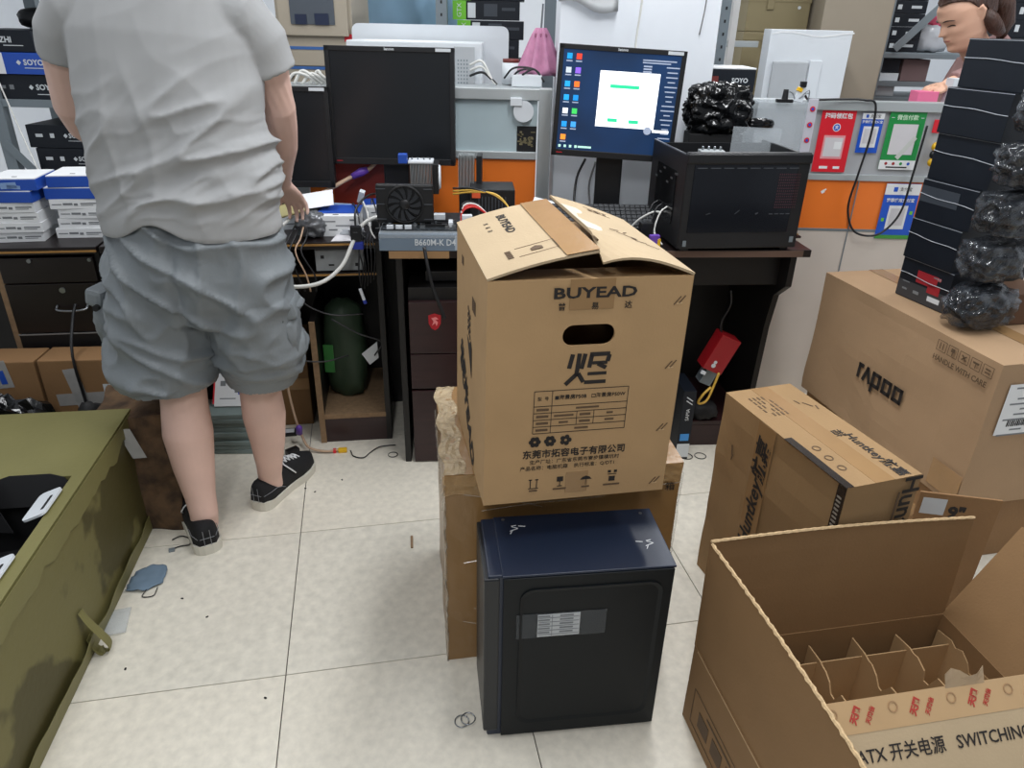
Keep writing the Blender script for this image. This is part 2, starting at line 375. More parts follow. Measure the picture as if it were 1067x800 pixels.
def pr4(s):
    rects('header', [(0, .205, .142, .044)], FR, (0, -.0056, 0), WHITE, s)
    text('支付宝', .017, (.012, -.0064, .205), FR, INK, s); rects('logo', [(-.03, .205, .016, .018)], FR, (0, -.0064, 0), BLUEP, s)
    text('推荐使用支付宝', .0165, (0, -.0058, .160), FR, WHITE, s, bold=.0004)
    rects('white_square', [(0, .09, .078, .098)], FR, (0, -.0056, 0), WHITE, s)
    rects('pale_square', [(0, .092, .06, .07)], FR, (0, -.0064, 0), mat('pale_grey', (206, 204, 208), .5), s)
    rects('green_dots', [(-.055, .08, .012, .014), (.056, .11, .012, .014)], FR, (0, -.0056, 0), GREENB, s)
    rects('green_grass', [(0, .008, .142, .016)], FR, (0, -.0056, 0), mat('poster_green', (70, 150, 60), .5), s)
poster('blue payment poster on the orange band of the counter partition', 1.587, .742, .142, .228, BLUEP, pr4)
tag(box('red_tag', (.03, .004, .05), REDP, loc=(1.655, 3.052, 1.17)), 'small red tag at the right end of the counter partition', 'tag')
b = thing('bracelet', 'black and yellow round ornament hanging beside the stacked black boxes', 'ornament', (1.665, 3.045, 1.05))
for i in range(3): lathe('bead', [(.008, 0), (.018, .006), (.018, .016), (.008, .022)], YELLOW if i % 2 == 0 else BLACK, b, (0, 0, .07 - i * .03), (R(90), 0, 0), 12)
tag(rects('paint_chip', [(0, 0, .014, .012, .6), (.008, .008, .01, .006, .6)], FR, (1.262, 3.058, .93), WHITE, None), 'tiny white chip on the orange partition band', 'mark')

# ---- left desk row
def LDp(u, v, z=0):
    a = R(9); return (-.48 + u * math.cos(a) - v * math.sin(a), 2.545 + u * math.sin(a) + v * math.cos(a), z)
d = thing('office_desk', 'dark wooden desk with drawers under the white and blue boxes', 'desk', LDp(-.98, 0), 9)
box('desktop', (.80, .46, .025), WOOD, d, (-.37, .23, .795))
box('edge_strip', (.36, .006, .006), TRIM, d, (-.15, -.001, .803), bev=0)
box('side_panel', (.022, .42, .795), WOODB, d, (-.30, .23, 0)); box('panel_edge', (.024, .006, .79), CHIP, d, (-.30, .017, 0), bev=0)
box('side_panel', (.018, .42, .38), WOODB, d, (.02, .23, .415)); box('back_panel', (.80, .012, .79), WOODB, d, (-.37, .445, 0))
dr = box('drawer', (.30, .4, .088), WOOD, d, (-.14, .205, .696)); cyl('knob', (-.05, -.205, .079), (-.05, -.196, .079), .007, STEEL, dr); cyl('knob', (.14, -.205, .079), (.14, -.196, .079), .006, STEEL, dr)
dr = box('drawer', (.30, .4, .178), WOOD, d, (-.14, .205, .514))
cyl('lock', (.03, -.204, .155), (.03, -.198, .155), .010, STEEL, dr); cable('handle', [(0, -.2, .1), (.005, -.22, .09), (.05, -.226, .087), (.095, -.22, .09), (.1, -.2, .1)], .004, STEEL, dr)
box('drawer', (.30, .4, .09), WOODB, d, (-.14, .205, .418)); box('edge_line', (.30, .004, .004), mat('grey_line', (120, 118, 116), .5), d, (-.14, .003, .507), bev=0)
d = thing('office_desk', 'dark open desk with yellow edge strip beside the standing man', 'desk', LDp(-.47, 0), 9)
box('desktop', (.94, .46, .025), WOOD, d, (0, .23, .795)); box('edge_strip', (.9, .006, .006), TRIM, d, (.0, -.002, .809), bev=0)
box('side_panel', (.022, .44, .795), WOODB, d, (.459, .23, 0)); box('side_panel', (.022, .44, .52), WOODB, d, (.20, .23, 0)); box('panel_edge', (.022, .005, .52), CHIP, d, (.20, .008, 0), bev=0)
box('side_panel', (.022, .44, .795), WOODB, d, (-.42, .23, 0)); box('back_panel', (.9, .012, .79), WOODB, d, (0, .446, 0))
box('tray_board', (.86, .4, .014), WOOD, d, (.03, .215, .69)); box('edge_strip', (.86, .005, .006), TRIM, d, (.03, .013, .694), bev=0)
box('metal_plate', (.17, .006, .078), mat('dull_grey', (140, 144, 146), .5, var=.15, vs=30), d, (.32, .03, .708))
rects('plate_hole', [(-.06, .05, .012, .012), (.03, .055, .01, .01), (.06, .02, .012, .012), (-.03, .02, .02, .006)], FR, (.32, .026, .71), BLACKM, d)
box('shelf_board', (.24, .42, .02), CHIP, d, (.33, .22, .105), bev=0); box('kick_board', (.24, .018, .104), WOODR, d, (.33, .02, 0))

# ---- right desk
def RDp(u, v, z=0):
    a = R(5.2); return (-.42 + u * math.cos(a) - v * math.sin(a), 2.362 + u * math.sin(a) + v * math.cos(a), z)
d = thing('office_desk', 'dark wooden desk carrying the open black computer case', 'desk', RDp(0, 0), 5.2)
box('desktop', (1.46, .54, .026), WOOD, d, (.73, .27, .814)); box('edge_strip', (.86, .004, .022), mat('dark_edge', (96, 74, 62), .5), d, (1.0, -.001, .816), bev=0)
box('edge_strip', (.2, .004, .024), mat('brown_edge', (150, 116, 78), .6), d, (.1, -.001, .815), bev=0)
box('side_panel', (.022, .5, .814), WOODB, d, (.03, .27, 0)); box('side_panel', (.022, .5, .814), WOODB, d, (.53, .27, 0))
box('back_panel', (1.5, .014, .81), WOODB, d, (.67, .53, 0)); box('apron', (.84, .02, .13), WOODB, d, (.98, .10, .684))
plate('side_panel', [(.02, .814), (.52, .814), (.52, 0), (.16, 0), (.13, .5), (.10, .64), (.02, .70)], .022, WOODB, d, (1.40, 0, 0), (0, 1, 0), (0, 0, 1))
box('base_board', (.26, .4, .018), WOODR, d, (1.255, .29, .095)); box('kick_board', (.26, .018, .094), WOODR, d, (1.255, .10, 0))
u = thing('drawer_unit', 'mahogany drawer pedestal with red shield sticker under the motherboard', 'drawer unit', RDp(.285, .02), 5.2)
box('carcass', (.46, .46, .70), WOODB, u, (0, .245, 0)); box('shelf_item', (.3, .1, .035), BLACK, u, (-.02, .12, .705))
for z, h in ((.459, .196), (.318, .137), (.004, .305)): box('drawer', (.46, .02, h), WOODR, u, (0, .004, z), bev=.003)
s = plate('shield_sticker', [(-.022, .026), (0, .033), (.022, .026), (.021, -.005), (.012, -.022), (0, -.03), (-.012, -.022), (-.021, -.005)], .001, mat('shield_red', (170, 24, 36), .4), u, (-.14, -.0065, .579), *FR)
plate('shield_dragon', [(-.012, .016), (.004, .02), (.014, .012), (.002, .01), (.012, 0), (.006, -.014), (.002, -.002), (-.01, -.012), (-.004, .004)], .001, mat('shield_pale', (226, 130, 130), .4), s, (0, 0, .001), (1, 0, 0), (0, 1, 0))

# ================================================================== BIG CARTONS
# ---- navy tower case in front
c = thing('computer_case', 'navy blue steel tower case standing on the floor in front of the cartons', 'computer case', (.147, 1.311, 0), 7.6)
W, D, H = .412, .207, .492
box('body', (W - .006, D - .008, H - .004), NAVY, c, (.001, .002, .002), bev=.004)
box('top_cover', (W - .034, D, .006), NAVY, c, (.017, 0, H - .006), bev=.002)
box('front_bezel', (.034, D - .004, H - .03), mat('bezel_plastic', (20, 24, 30), .4), c, (-W / 2 + .012, 0, .022), bev=.004)
box('foot', (.05, D - .03, .02), BLACK, c, (-W / 2 + .05, 0, 0))
# side panel with a pressed, rounded inner field
sp = box('side_panel', (W - .04, .004, H - .014), NAVYD, c, (.016, -D / 2 - .001, .008), bev=.0015)
bm = bmesh.new(); o1, o2 = rrect(.314, .408, .03), rrect(.296, .390, .024)
lv = [[bm.verts.new((x, y, z)) for x, y in o] for o, z in ((o1, .0), (o1, .0035), (o2, .0005))]
for a, b in zip(lv, lv[1:]):
    for i in range(len(a)): bm.faces.new((a[i], a[(i + 1) % len(a)], b[(i + 1) % len(a)], b[i]))
bm.faces.new(lv[-1]); place(fin('pressed_field', bm, NAVYD, sp), (.007, -.002, .244), *FR)
rects('clear_tape', [(-.041, .352, .2, .07)], FR, (0, -D / 2 - .0045, 0), mat('smoky_tape', (60, 66, 72), .15, alpha=.6), c)
lb = rects('spec_label', [(-.047, .352, .094, .064)], FR, (0, -D / 2 - .0052, 0), mat('label_grey', (186, 190, 194), .5), c)
rects('label_print', [(-.047, .352 + dy, .09, .0012) for dy in (-.026, -.014, -.002, .010, .022)] + [(-.062, .352, .0012, .06)] + [(-.08 + .0, .352 + dy, .026, .004) for dy in (-.02, -.008, .004, .016, .027)] + [(-.03, .352 + dy, .03, .004) for dy in (-.02, -.008, .004, .016, .027)], FR, (0, -D / 2 - .006, 0), GPRINT, c)
for (x, y, sg) in ((-.13, .05, 1), (.166, -.03, -1)):
    rects('chalk_mark', [(x, y, .02, .002, .4), (x + .004, y + .008, .016, .0018, -.5), (x - .006, y - .008, .014, .002, 1.1), (x + .002, y + .015, .012, .002, .2), (x + .02 * sg, y + .012, .016, .002, -.2)], TP, (0, 0, H + .0008), WHITE, c)
for x, y in ((.178, .085), (-.15, .09)): cyl('screw', (x, y, H - .002), (x, y, H + .0015), .004, STEEL, c, n=10)

# ---- carton wrapped in clear film
W, D, H = .579, .455, .586
c = thing('wrapped_carton', 'tall brown carton wrapped in clear film under the printed case carton', 'carton', (.100, 1.685, 0), 8.3)
bm = bmesh.new(); bbox(bm, (0, 0, H / 2), (W, D, H)); bmesh.ops.subdivide_edges(bm, edges=bm.edges[:], cuts=14, use_grid_fill=True)
for v in bm.verts:
    q = v.co * 9; e = sum(1 for a, l in ((abs(v.co.x), W / 2), (abs(v.co.y), D / 2), (abs(v.co.z - H / 2), H / 2)) if a > l - .001)
    v.co += Vector((noise.noise(q), noise.noise(q + Vector((9, 0, 0))), 0 if e > 1 else .3 * noise.noise(q + Vector((0, 9, 0))))) * (.004 if e < 2 else .007)
    v.co.z = min(max(v.co.z, 0), H)
fin('body', bm, CARDW, c, smooth=False)
FILM = mat('clear_film', (226, 220, 206), .12, var=.1, alpha=.22)
bm = bmesh.new()
for i in range(16):
    z = .04 + .5 * random.random(); t = random.uniform(-.06, .06); x0 = random.uniform(-.25, .1); l = random.uniform(.08, .3)
    bsweep(bm, [(x0 + l * k / 4, -D / 2 - .003 - .003 * random.random(), z + t * k / 4 + .004 * math.sin(k + i)) for k in range(5)], .0012, 4)
fin('film_crease', bm, FILM, c)['kind'] = 'stuff'
bm = bmesh.new()
for sx in (-1, 1):
    bsweep(bm, [(sx * (W / 2 + .004 * noise.noise(Vector((z * 20, sx, 0)))), -D / 2 - .004 + .004 * noise.noise(Vector((z * 31, 3, sx))), z) for z in [i * .02 for i in range(29)]], [.004 + .003 * noise.noise(Vector((i * .9, sx, 5))) for i in range(29)], 5)
for i in range(8):
    bsweep(bm, [(-W / 2 - .004, -D / 2 + D * i / 8 + .01 * k, H - .05 - .07 * k / 4 + .01 * math.sin(i * 3 + k)) for k in range(5)], .002, 4)
fin('film_fold', bm, FILM, c, smooth=True)['kind'] = 'stuff'
rects('top_tape', [(0, 0, .07, D)], TP, (0, 0, H + .0004), TAPE, c); text('箱', .026, (.262, -D / 2 - .006, .52), FR, INK, c)

CRF = mat('crumpled_film', (206, 186, 152), .25, var=.25, vs=40, bump=.9, bs=60, alpha=.6)
bent('film_patch', lambda u, v: (-W / 2 - .002 + .05 * u + .006 * math.sin(20 * v), -D / 2 + D * v, H + .0015 + .004 * noise.noise(Vector((u * 5, v * 16, 1)))), 6, 30, .0008, CRF, c)
bent('film_patch', lambda u, v: (-W / 2 - .003 + W * u, -D / 2 - .004 - .002 * noise.noise(Vector((u * 30, v * 6, 2))), H - .055 * v - .012 * noise.noise(Vector((u * 8, 0, 4))) * v), 40, 5, .0006, mat('film_band', (196, 160, 112), .2, var=.2, vs=30, bump=.7, bs=50, alpha=.45), c)
# ---- printed case carton (flaps tented open)
W, D, H = .412, .428, .506
c = thing('case_carton', 'large tan carton printed BUYEAD with tented flaps on top of the wrapped carton', 'carton', (.101, 1.547, .591), 0, rot=(0, R(.7), R(12)))
th = .006
def wall_hole(name, w, h, holes, m, parent, o, r, u):
    """upright board w x h (centre bottom at o) with one rounded slot"""
    bm = bmesh.new(); n = 40; hx, hz, hw, hh = holes
    inner = rrect(hw, hh, hh / 2 - .0005, 8); inner = [(x + hx, y + hz) for x, y in inner]
    outer = []
    for x, y in inner:
        a = math.atan2((y - hz), (x - hx)); dx, dy = math.cos(a), math.sin(a); ts = []
        if dx > 1e-6: ts.append((w / 2 - hx) / dx)
        if dx < -1e-6: ts.append((-w / 2 - hx) / dx)
        if dy > 1e-6: ts.append((h - hz) / dy)
        if dy < -1e-6: ts.append((-hz) / dy)
        t = min(ts); outer.append((hx + dx * t, hz + dy * t))
    # snap the nearest outer points to the corners
    for cx, cy in ((w / 2, h), (-w / 2, h), (-w / 2, 0), (w / 2, 0)):
        i = min(range(len(outer)), key=lambda k: (outer[k][0] - cx) ** 2 + (outer[k][1] - cy) ** 2); outer[i] = (cx, cy)
    lay = []
    for z in (0, -th): lay.append(([bm.verts.new((x, y, z)) for x, y in outer], [bm.verts.new((x, y, z)) for x, y in inner]))
    m_ = len(inner)
    for i in range(m_):
        j = (i + 1) % m_
        for o_, i_ in lay: bm.faces.new((o_[i], o_[j], i_[j], i_[i]))
        bm.faces.new((lay[0][1][i], lay[0][1][j], lay[1][1][j], lay[1][1][i])); bm.faces.new((lay[0][0][i], lay[0][0][j], lay[1][0][j], lay[1][0][i]))
    return place(fin(name, bm, m, parent), o, r, u)
wall_hole('front_board', W, H, (0, .389, .108, .045), CARD, c, (0, -D / 2, 0), *FR)
box('back_board', (W, th, H), CARD, c, (0, D / 2 - th / 2, 0), bev=0); box('left_board', (th, D - 2 * th, H), CARD, c, (-W / 2 + th / 2, 0, 0), bev=0)
box('right_board', (th, D - 2 * th, H), CARD, c, (W / 2 - th / 2, 0, 0), bev=0); box('bottom_board', (W - .001, D - .001, th), CARD, c, (0, 0, 0), bev=0)
rise = .05
fl_ = bent('flap', lambda u, v: (-W / 2 + (W / 2 + .008) * u, -D / 2 + D * v, H + rise * u + .006 * math.sin(math.pi * u)), 8, 10, -.005, CARDLIT, c)  # flaps paler than the walls, painting the light from above
fr_ = bent('flap', lambda u, v: (W / 2 - (W / 2 - .016) * u + .012 * u * (1 - v) * 0, -D / 2 + D * v, H + (rise + .012) * u - .035 * (u ** 3) * max(0, 1 - v * 5) + .004 * math.sin(math.pi * u)), 10, 14, .005, CARDLIT, c)
bent('flap', lambda u, v: (-W / 2 + .01 + (W - .02) * u, -D / 2 + .004 + .16 * v, H - .002 - .03 * v), 2, 3, .005, CARD, c); bent('flap', lambda u, v: (-W / 2 + .01 + (W - .02) * u, D / 2 - .004 - .16 * v, H - .002 - .02 * v), 2, 3, .005, CARD, c)
bent('tape', lambda u, v: (-.056 + .064 * u, -D / 2 + D * (.0 + v), H + .0528 * (.73 + .29 * u) + .006 * math.sin(math.pi * (.73 + .29 * u)) + .0045), 4, 4, .0006, TAPE, c)
bent('torn_paper', lambda u, v: (.018 + .034 * u * (1 + .2 * math.sin(9 * v)), -D / 2 + D * (.28 + .5 * v), H + .062 * (1 - .18 * u) + .0062), 3, 6, .0006, mat('torn_layer', (206, 196, 176), .85, var=.06), c)
bent('flap_edge', lambda u, v: (.0155 + .003 * u, -D / 2 + D * (.12 + .88 * v), H + .0605 + .0025 * u), 1, 12, .004, mat('dark_edge_card', (88, 68, 46), .9, var=.3, vs=200), c)
bent('tape', lambda u, v: (-.045 + .09 * u, -D / 2 - .0012, H - .062 * v), 3, 1, .0006, mat('tape_patch', (152, 120, 82), .25), c)
y = -D / 2 - .001
text('BUYEAD', .030, (.006, y - .0012, .4775), FR, INK, c, bold=.0008, sx=1.5)
for x, ch in ((-.06, '普'), (.007, '易'), (.075, '达')): text(ch, .016, (x, y - .0012, .450), FR, INK, c, bold=.0002)
# slanted logo character
LG = []
def bar(x0, z0, x1, z1, t): LG.append(((x0 + x1) / 2, (z0 + z1) / 2, math.hypot(x1 - x0, z1 - z0), t, math.atan2(z1 - z0, x1 - x0)))
bar(-.030, .349, -.036, .318, .009); bar(-.016, .350, -.020, .300, .009); bar(-.018, .306, -.042, .282, .009); bar(-.004, .349, -.010, .316, .009); bar(-.016, .306, -.004, .286, .009)
bar(.006, .347, .048, .347, .009); bar(.047, .345, .044, .330, .009); bar(.044, .328, .012, .328, .007); bar(.010, .346, .006, .318, .009); bar(.024, .326, .042, .316, .009)
bar(.004, .304, .044, .304, .007); bar(-.002, .285, .044, .285, .008)
rects('logo_character', LG, FR, (0, y, 0), INK, c)
X0, X1, Z0, Z1 = -.105, .096, .171, .270
g = [((X0 + X1) / 2, z, X1 - X0, .0012) for z in (Z0, .187, .203, .219, .235, Z1)] + [(x, (Z0 + Z1) / 2, .0012, Z1 - Z0) for x in (X0, -.067, X1)] + [(-.012, .203, .0012, .032), (.025, .203, .0012, .032)]
rects('spec_table', g, FR, (0, y, 0), INK, c)
text('型  号', .0095, (-.086, y, .252), FR, INK, c); text('海景房P50B', .0115, (-.023, y, .253), FR, INK, c, bold=.0002); text('海景房P50W', .0115, (.058, y, .253), FR, INK, c, bold=.0001)
rects('tick_box', [(-.057, .253, .008, .008)], FR, (0, y, 0), INK, c); rects('tick_box', [(.021, .2565, .008, .001), (.021, .2495, .008, .001), (.017, .253, .001, .008), (.025, .253, .001, .008)], FR, (0, y, 0), INK, c)
g = [(-.086, z, .026, .005) for z in (.227, .211, .195, .179)] + [(.01, .227, .05, .004), (-.04, .211, .042, .004), (.006, .211, .024, .005), (.06, .211, .014, .004), (-.04, .195, .02, .004), (.006, .195, .024, .005), (.06, .195, .02, .004), (0, .179, .03, .004)]
rects('table_print', g, FR, (0, y, 0), INKB, c)
for i, x in enumerate((-.099, -.066, -.032)):
    n = 5 if i == 2 else 6
    for k in range(n):
        a = 2 * math.pi * k / n
        plate('recycle_mark', ring2d(.0055, 8, x + .008 * math.cos(a), .151 + .008 * math.sin(a)), .0006, INK, c, (0, y, 0), *FR)
text('东莞市拓容电子有限公司', .0215, (-.01, y, .119), FR, INK, c, bold=.0004, sx=.97)
text('生产厂址：广东省东莞市寮步镇横坑村', .0118, (-.008, y, .100), FR, INK, c); text('产品名称：电脑机箱    执行标准：Q/DT1', .0118, (-.022, y, .085), FR, INK, c)
rects('arrow_icon', [(-.104, .046, .002, .022), (-.09, .046, .002, .022), (-.104, .056, .007, .0025), (-.09, .056, .007, .0025), (-.097, .034, .022, .0015)], FR, (0, y, 0), INK, c)
rects('glass_icon', [(-.038, .053, .014, .012), (-.038, .042, .002, .012), (-.038, .035, .011, .0018)], FR, (0, y, 0), INK, c)
plate('umbrella_icon', [(.008, .047), (.013, .053), (.021, .056), (.029, .053), (.034, .047)], .0006, INK, c, (0, y, 0), *FR); rects('umbrella_stem', [(.021, .041, .0015, .016)], FR, (0, y, 0), INK, c)
rects('stack_icon', [(.081, .043, .014, .012), (.074, .062, .007, .006), (.088, .062, .007, .006), (.081, .055, .02, .0015)], FR, (0, y, 0), INK, c)
for x in (-.097, -.038, .021, .081): rects('icon_caption', [(x, .028, .018 + .02 * (x > .05) + .012 * (abs(x + .038) < .01), .004)], FR, (0, y, 0), INKB, c)
rects('tape', [(.0, .042, .05, .052)], FR, (0, y + .0004, 0), mat('tape_patch', (152, 120, 82), .25), c)
for z in (.455, .314, .165, .028):
    rects('slit_mark', [(.178, z, .022, .0022, .9), (.188, z + .002, .02, .0022, .9)], FR, (0, y, 0), INKB, c)
    rects('slit_mark', [(.183, z - .006, .012, .002, .1)], FR, (0, y, 0), mat('card_core', (206, 176, 134), .9), c)
# left face: pictogram and lettering
x = -W / 2 - .001
rects('pictogram_dots', [(-.02 + .014 * i, .32 + .016 * j - .006 * i, .009, .010, .3) for i in range(3) for j in range(4)], LF, (x, 0, 0), INK, c)
plate('pictogram_wedge', [(-.03, .30), (.0, .29), (.022, .305), (.035, .29), (.035, .22)], .0006, INK, c, (x, 0, 0), *LF)
text('BUYEAD', .075, (x, .03, .11), ((0, -.72, -.69), (0, -.69, .72)), INK, c, bold=.003); text('普易达', .05, (x, .08, .19), ((0, -.72, -.69), (0, -.69, .72)), INK, c, bold=.002)
rects('faint_print', [(.04 + .012 * i, .40, .008, .03) for i in range(4)] + [(-.12 + .01 * i, .45, .006, .02) for i in range(3)], LF, (x, 0, 0), INKB, c)
# flap prints
def onflap(u, v, lift=.0012): return Vector((-W / 2 + (W / 2 + .008) * u, -D / 2 + D * v, H + rise * u + .006 * math.sin(math.pi * u) + lift + .005))
sl = (onflap(.6, 0) - onflap(.2, 0)).normalized()
text('BUYEAD', .028, onflap(.42, .70), ((0, -1, 0), sl), INK, c, bold=.0006, sx=1.4); 
for i, ch in enumerate('普易达'): text(ch, .012, onflap(.24, .78 - i * .07), ((0, -1, 0), sl), INK, c)
for i in range(1): rects('icon_frame', [(0, .026, .08, .0012), (0, -.026, .08, .0012), (.04, 0, .0012, .052)], (sl, (0, 1, 0)), onflap(.52, .2), INKB, c)
plate('house_icon', [(-.012, -.01), (.012, -.01), (.012, .004), (0, .014), (-.012, .004)], .0006, INKB, c, onflap(.52, .2), sl, (0, 1, 0)); rects('caption', [(-.056, .01 * k, .012, .006) for k in (-2, -1, 0, 1, 2)], (sl, (0, 1, 0)), onflap(.52, .2), INKB, c)
def onflap2(u, v, lift=.0068): return Vector((W / 2 - (W / 2 - .016) * u, -D / 2 + D * v, H + (rise + .012) * u + .004 * math.sin(math.pi * u) + lift))
sr = (onflap2(.2, 0) - onflap2(.6, 0)).normalized()
rects('icon_frame', [(0, .016, .06, .0012), (0, -.016, .06, .0012), (.0, 0, .016, .016, .78), (-.018, 0, .01, .012), (.02, 0, .006, .016)], (sr, (0, 1, 0)), onflap2(.5, .82), INKB, c)
rects('faint_print', [(-.03, .02, .03, .003, .5), (-.01, .0, .04, .003, -.3), (.02, -.02, .03, .003, .2), (.0, .03, .02, .003, .9), (.045, -.03, .03, .003, -.2), (.01, -.005, .012, .012)], (sr, (0, 1, 0)), onflap2(.45, .35), INKB, c)
# something light seen through the slot
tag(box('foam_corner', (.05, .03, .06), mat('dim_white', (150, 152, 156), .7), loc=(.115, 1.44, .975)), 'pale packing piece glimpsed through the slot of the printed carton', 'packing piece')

# ---- Huntkey power supply carton
W, D, H = .488, .212, .614
c = thing('power_supply_carton', 'tall tan carton printed Huntkey between the wrapped carton and the rapoo carton', 'carton', (.779, 1.628, 0), -71.5)
bm = bmesh.new(); bbox(bm, (0, 0, H / 2), (W, D, H)); bmesh.ops.subdivide_edges(bm, edges=bm.edges[:], cuts=9, use_grid_fill=True)
for v in bm.verts:
    if v.co.z > .01: v.co += Vector((.6 * noise.noise(v.co * 8), noise.noise(v.co * 8 + Vector((5, 0, 0))) if v.co.z < H - .01 else 0, 0)) * .005
fin('body', bm, mat('cardboard_dimmed', (150, 120, 82), .8, var=.07, vs=6, bump=.06, bs=160), c)  # card darkened to paint the shade on this carton
yf = -D / 2 - .0045
bent('tape', lambda u, v: (-.06 - .02 + .07 * u, yf + .0008, H * (.0 + v)), 2, 3, .0005, mat('tape_patch', (152, 120, 82), .25), c)
text('Huntkey航嘉', .062, (-.046, yf - .0006, .40), ((.04, 0, 1), (-1, 0, .04)), INK, c, bold=.0012, shear=.2)
text('Huntkey', .05, (-.040, yf - .0006, .16), ((.04, 0, 1), (-1, 0, .04)), INK, c, bold=.0012, shear=.2)
bent('dark_tape', lambda u, v: (.02 + (.244 - .02) * v, -D / 2 - .004 + .022 * u, H + .001 + .0005 * math.sin(6 * v)), 1, 6, .001, mat('dark_tape', (46, 40, 36), .2, var=.25, vs=60), c)
bent('dark_tape', lambda u, v: (W / 2 - .022 + .026 * u, yf - .0006, H + .004 - .17 * v), 1, 5, .001, mat('dark_tape', (46, 40, 36), .2, var=.25, vs=60), c)
rects('tape_print', [(.233, H - .03 - .011 * i, .014, .005) for i in range(12)], FR, (0, yf - .0018, 0), mat('tape_grey', (140, 132, 122), .4), c)
rects('top_tape', [(0, .0, W, .055)], TP, (0, 0, H + .0003), mat('tape_patch', (152, 120, 82), .25), c)
zt = H + .001
rects('small_print', [(-.185 + .022 * i, .055 - .013 * j, .016, .0045) for i in range(5) for j in range(5) if (i * 7 + j * 3) % 5], TP, (0, -.07, zt), INKB, c)
rects('code_print', [(-.12, .07, .03, .004, .5), (-.1, .085, .02, .004, -.3), (-.14, .05, .02, .004, .2)], TP, (0, 0, zt), INKB, c)
text('Huntkey航嘉', .036, (.14, .062, zt), TP, INK, c, bold=.0006); text('箱', .034, (.03, .045, zt), ((0, -1, 0), (1, 0, 0)), INK, c)
for i in range(3): annulus('round_mark', .011, INKB, c, (.08 + .045 * i, -.06, zt), *TP)
text('Huntkey', .07, (W / 2 + .0055, .075, H - .115), ((0, 0, -1), (0, 1, 0)), INK, c, bold=.0012); rects('side_print', [(.045, H - .08, .006, .09)], RG, (W / 2 + .0055, 0, 0), INKB, c)
rects('nick', [(-.17, .47, .004, .03, .2), (-.165, .45, .003, .02, -.3)], FR, (0, yf + .001, 0), INKB, c)

# ---- rapoo carton and the one below it
sup = thing('flat_carton', 'low brown carton under the rapoo carton', 'carton', (1.478, 2.297, 0), -77.5)
box('body', (.80, .40, .226), CARD2, sup, bev=.003); rects('tape', [(0, .2, .80, .05)], FR, (0, -.201, -.09), TAPE, sup)
W, D, H = .84, .42, .48
c = thing('keyboard_carton', 'large tan carton printed rapoo carrying the stacked black boxes', 'carton', (1.4716, 2.297, .23), -77.5)
bm = bmesh.new(); bbox(bm, (0, 0, H / 2), (W, D, H)); bmesh.ops.subdivide_edges(bm, edges=bm.edges[:], cuts=11, use_grid_fill=True)
for v in bm.verts:
    k = .006 if .01 < v.co.z < H - .01 else .0025
    if v.co.z > .01: v.co += Vector((.4 * noise.noise(v.co * 5), noise.noise(v.co * 6), 0)) * k
fin('body', bm, mat('cardboard_rose', (168, 138, 106), .8, var=.05, vs=6, bump=.05, bs=160), c); y = -D / 2 - .007
LG = []
def sq(x0, z0, w_, h_, t_): bar(x0, z0 + h_ - t_ / 2, x0 + w_, z0 + h_ - t_ / 2, t_); bar(x0, z0 + t_ / 2, x0 + w_, z0 + t_ / 2, t_); bar(x0 + t_ / 2, z0, x0 + t_ / 2, z0 + h_, t_); bar(x0 + w_ - t_ / 2, z0, x0 + w_ - t_ / 2, z0 + h_, t_)
bar(-.1145, .19, -.1145, .246, .0135); bar(-.12, .2395, -.093, .2395, .0135)
bar(-.088, .19, -.070, .246, .0135); bar(-.072, .246, -.052, .19, .0135)
sq(-.045, .19, .046, .055, .0135); bar(-.0385, .168, -.0385, .2, .0135); sq(.010, .19, .046, .055, .0135); sq(.065, .19, .046, .055, .0135)
rects('brand_lettering', LG, FR, (0, y, 0), INK, c)
text('HANDLE WITH CARE', .024, (.288, y, .405), FR, INKB, c, bold=.0004, sx=.92)
for i in range(5):
    xx = .205 + .045 * i
    rects('care_icon', [(xx, .462, .036, .0015), (xx, .430, .036, .0015), (xx - .018, .446, .0015, .032), (xx + .018, .446, .0015, .032)], FR, (0, y, 0), INKB, c)
    rects('care_mark', [[(xx - .006, .446, .003, .02), (xx + .006, .446, .003, .02)], [(xx, .45, .014, .012), (xx, .438, .003, .01)], [(xx, .446, .022, .004, .7), (xx, .446, .022, .004, -.7)], [(xx, .45, .022, .006), (xx, .441, .002, .014)], [(xx, .45, .018, .005), (xx, .44, .018, .005)]][i], FR, (0, y, 0), INKB, c)
rects('top_tape', [(0, 0, W, .06)], TP, (0, 0, H + .0012), mat('tape_patch', (152, 120, 82), .25), c)
bent('tape', lambda u, v: (.30 + .122 * u, y + .0005, .02 + .09 * v), 2, 1, .0006, TAPE, c)
xr = W / 2 + .004
rects('shipping_label', [(-.09, .335, .15, .165)], RG, (xr, 0, 0), WHITE, c)
rects('label_print', [(-.09 + .02 * math.sin(i * 2), .405 - .017 * i, .10 - .03 * (i % 3), .005) for i in range(10)], RG, (xr + .0006, 0, 0), GPRINT, c)
rects('bar_code', [(-.13 + .006 * i, .29, .003 if i % 3 else .0045, .02) for i in range(14)] + [(-.05 + .005 * i, .35, .0025, .016) for i in range(8)], RG, (xr + .0006, 0, 0), INK, c)

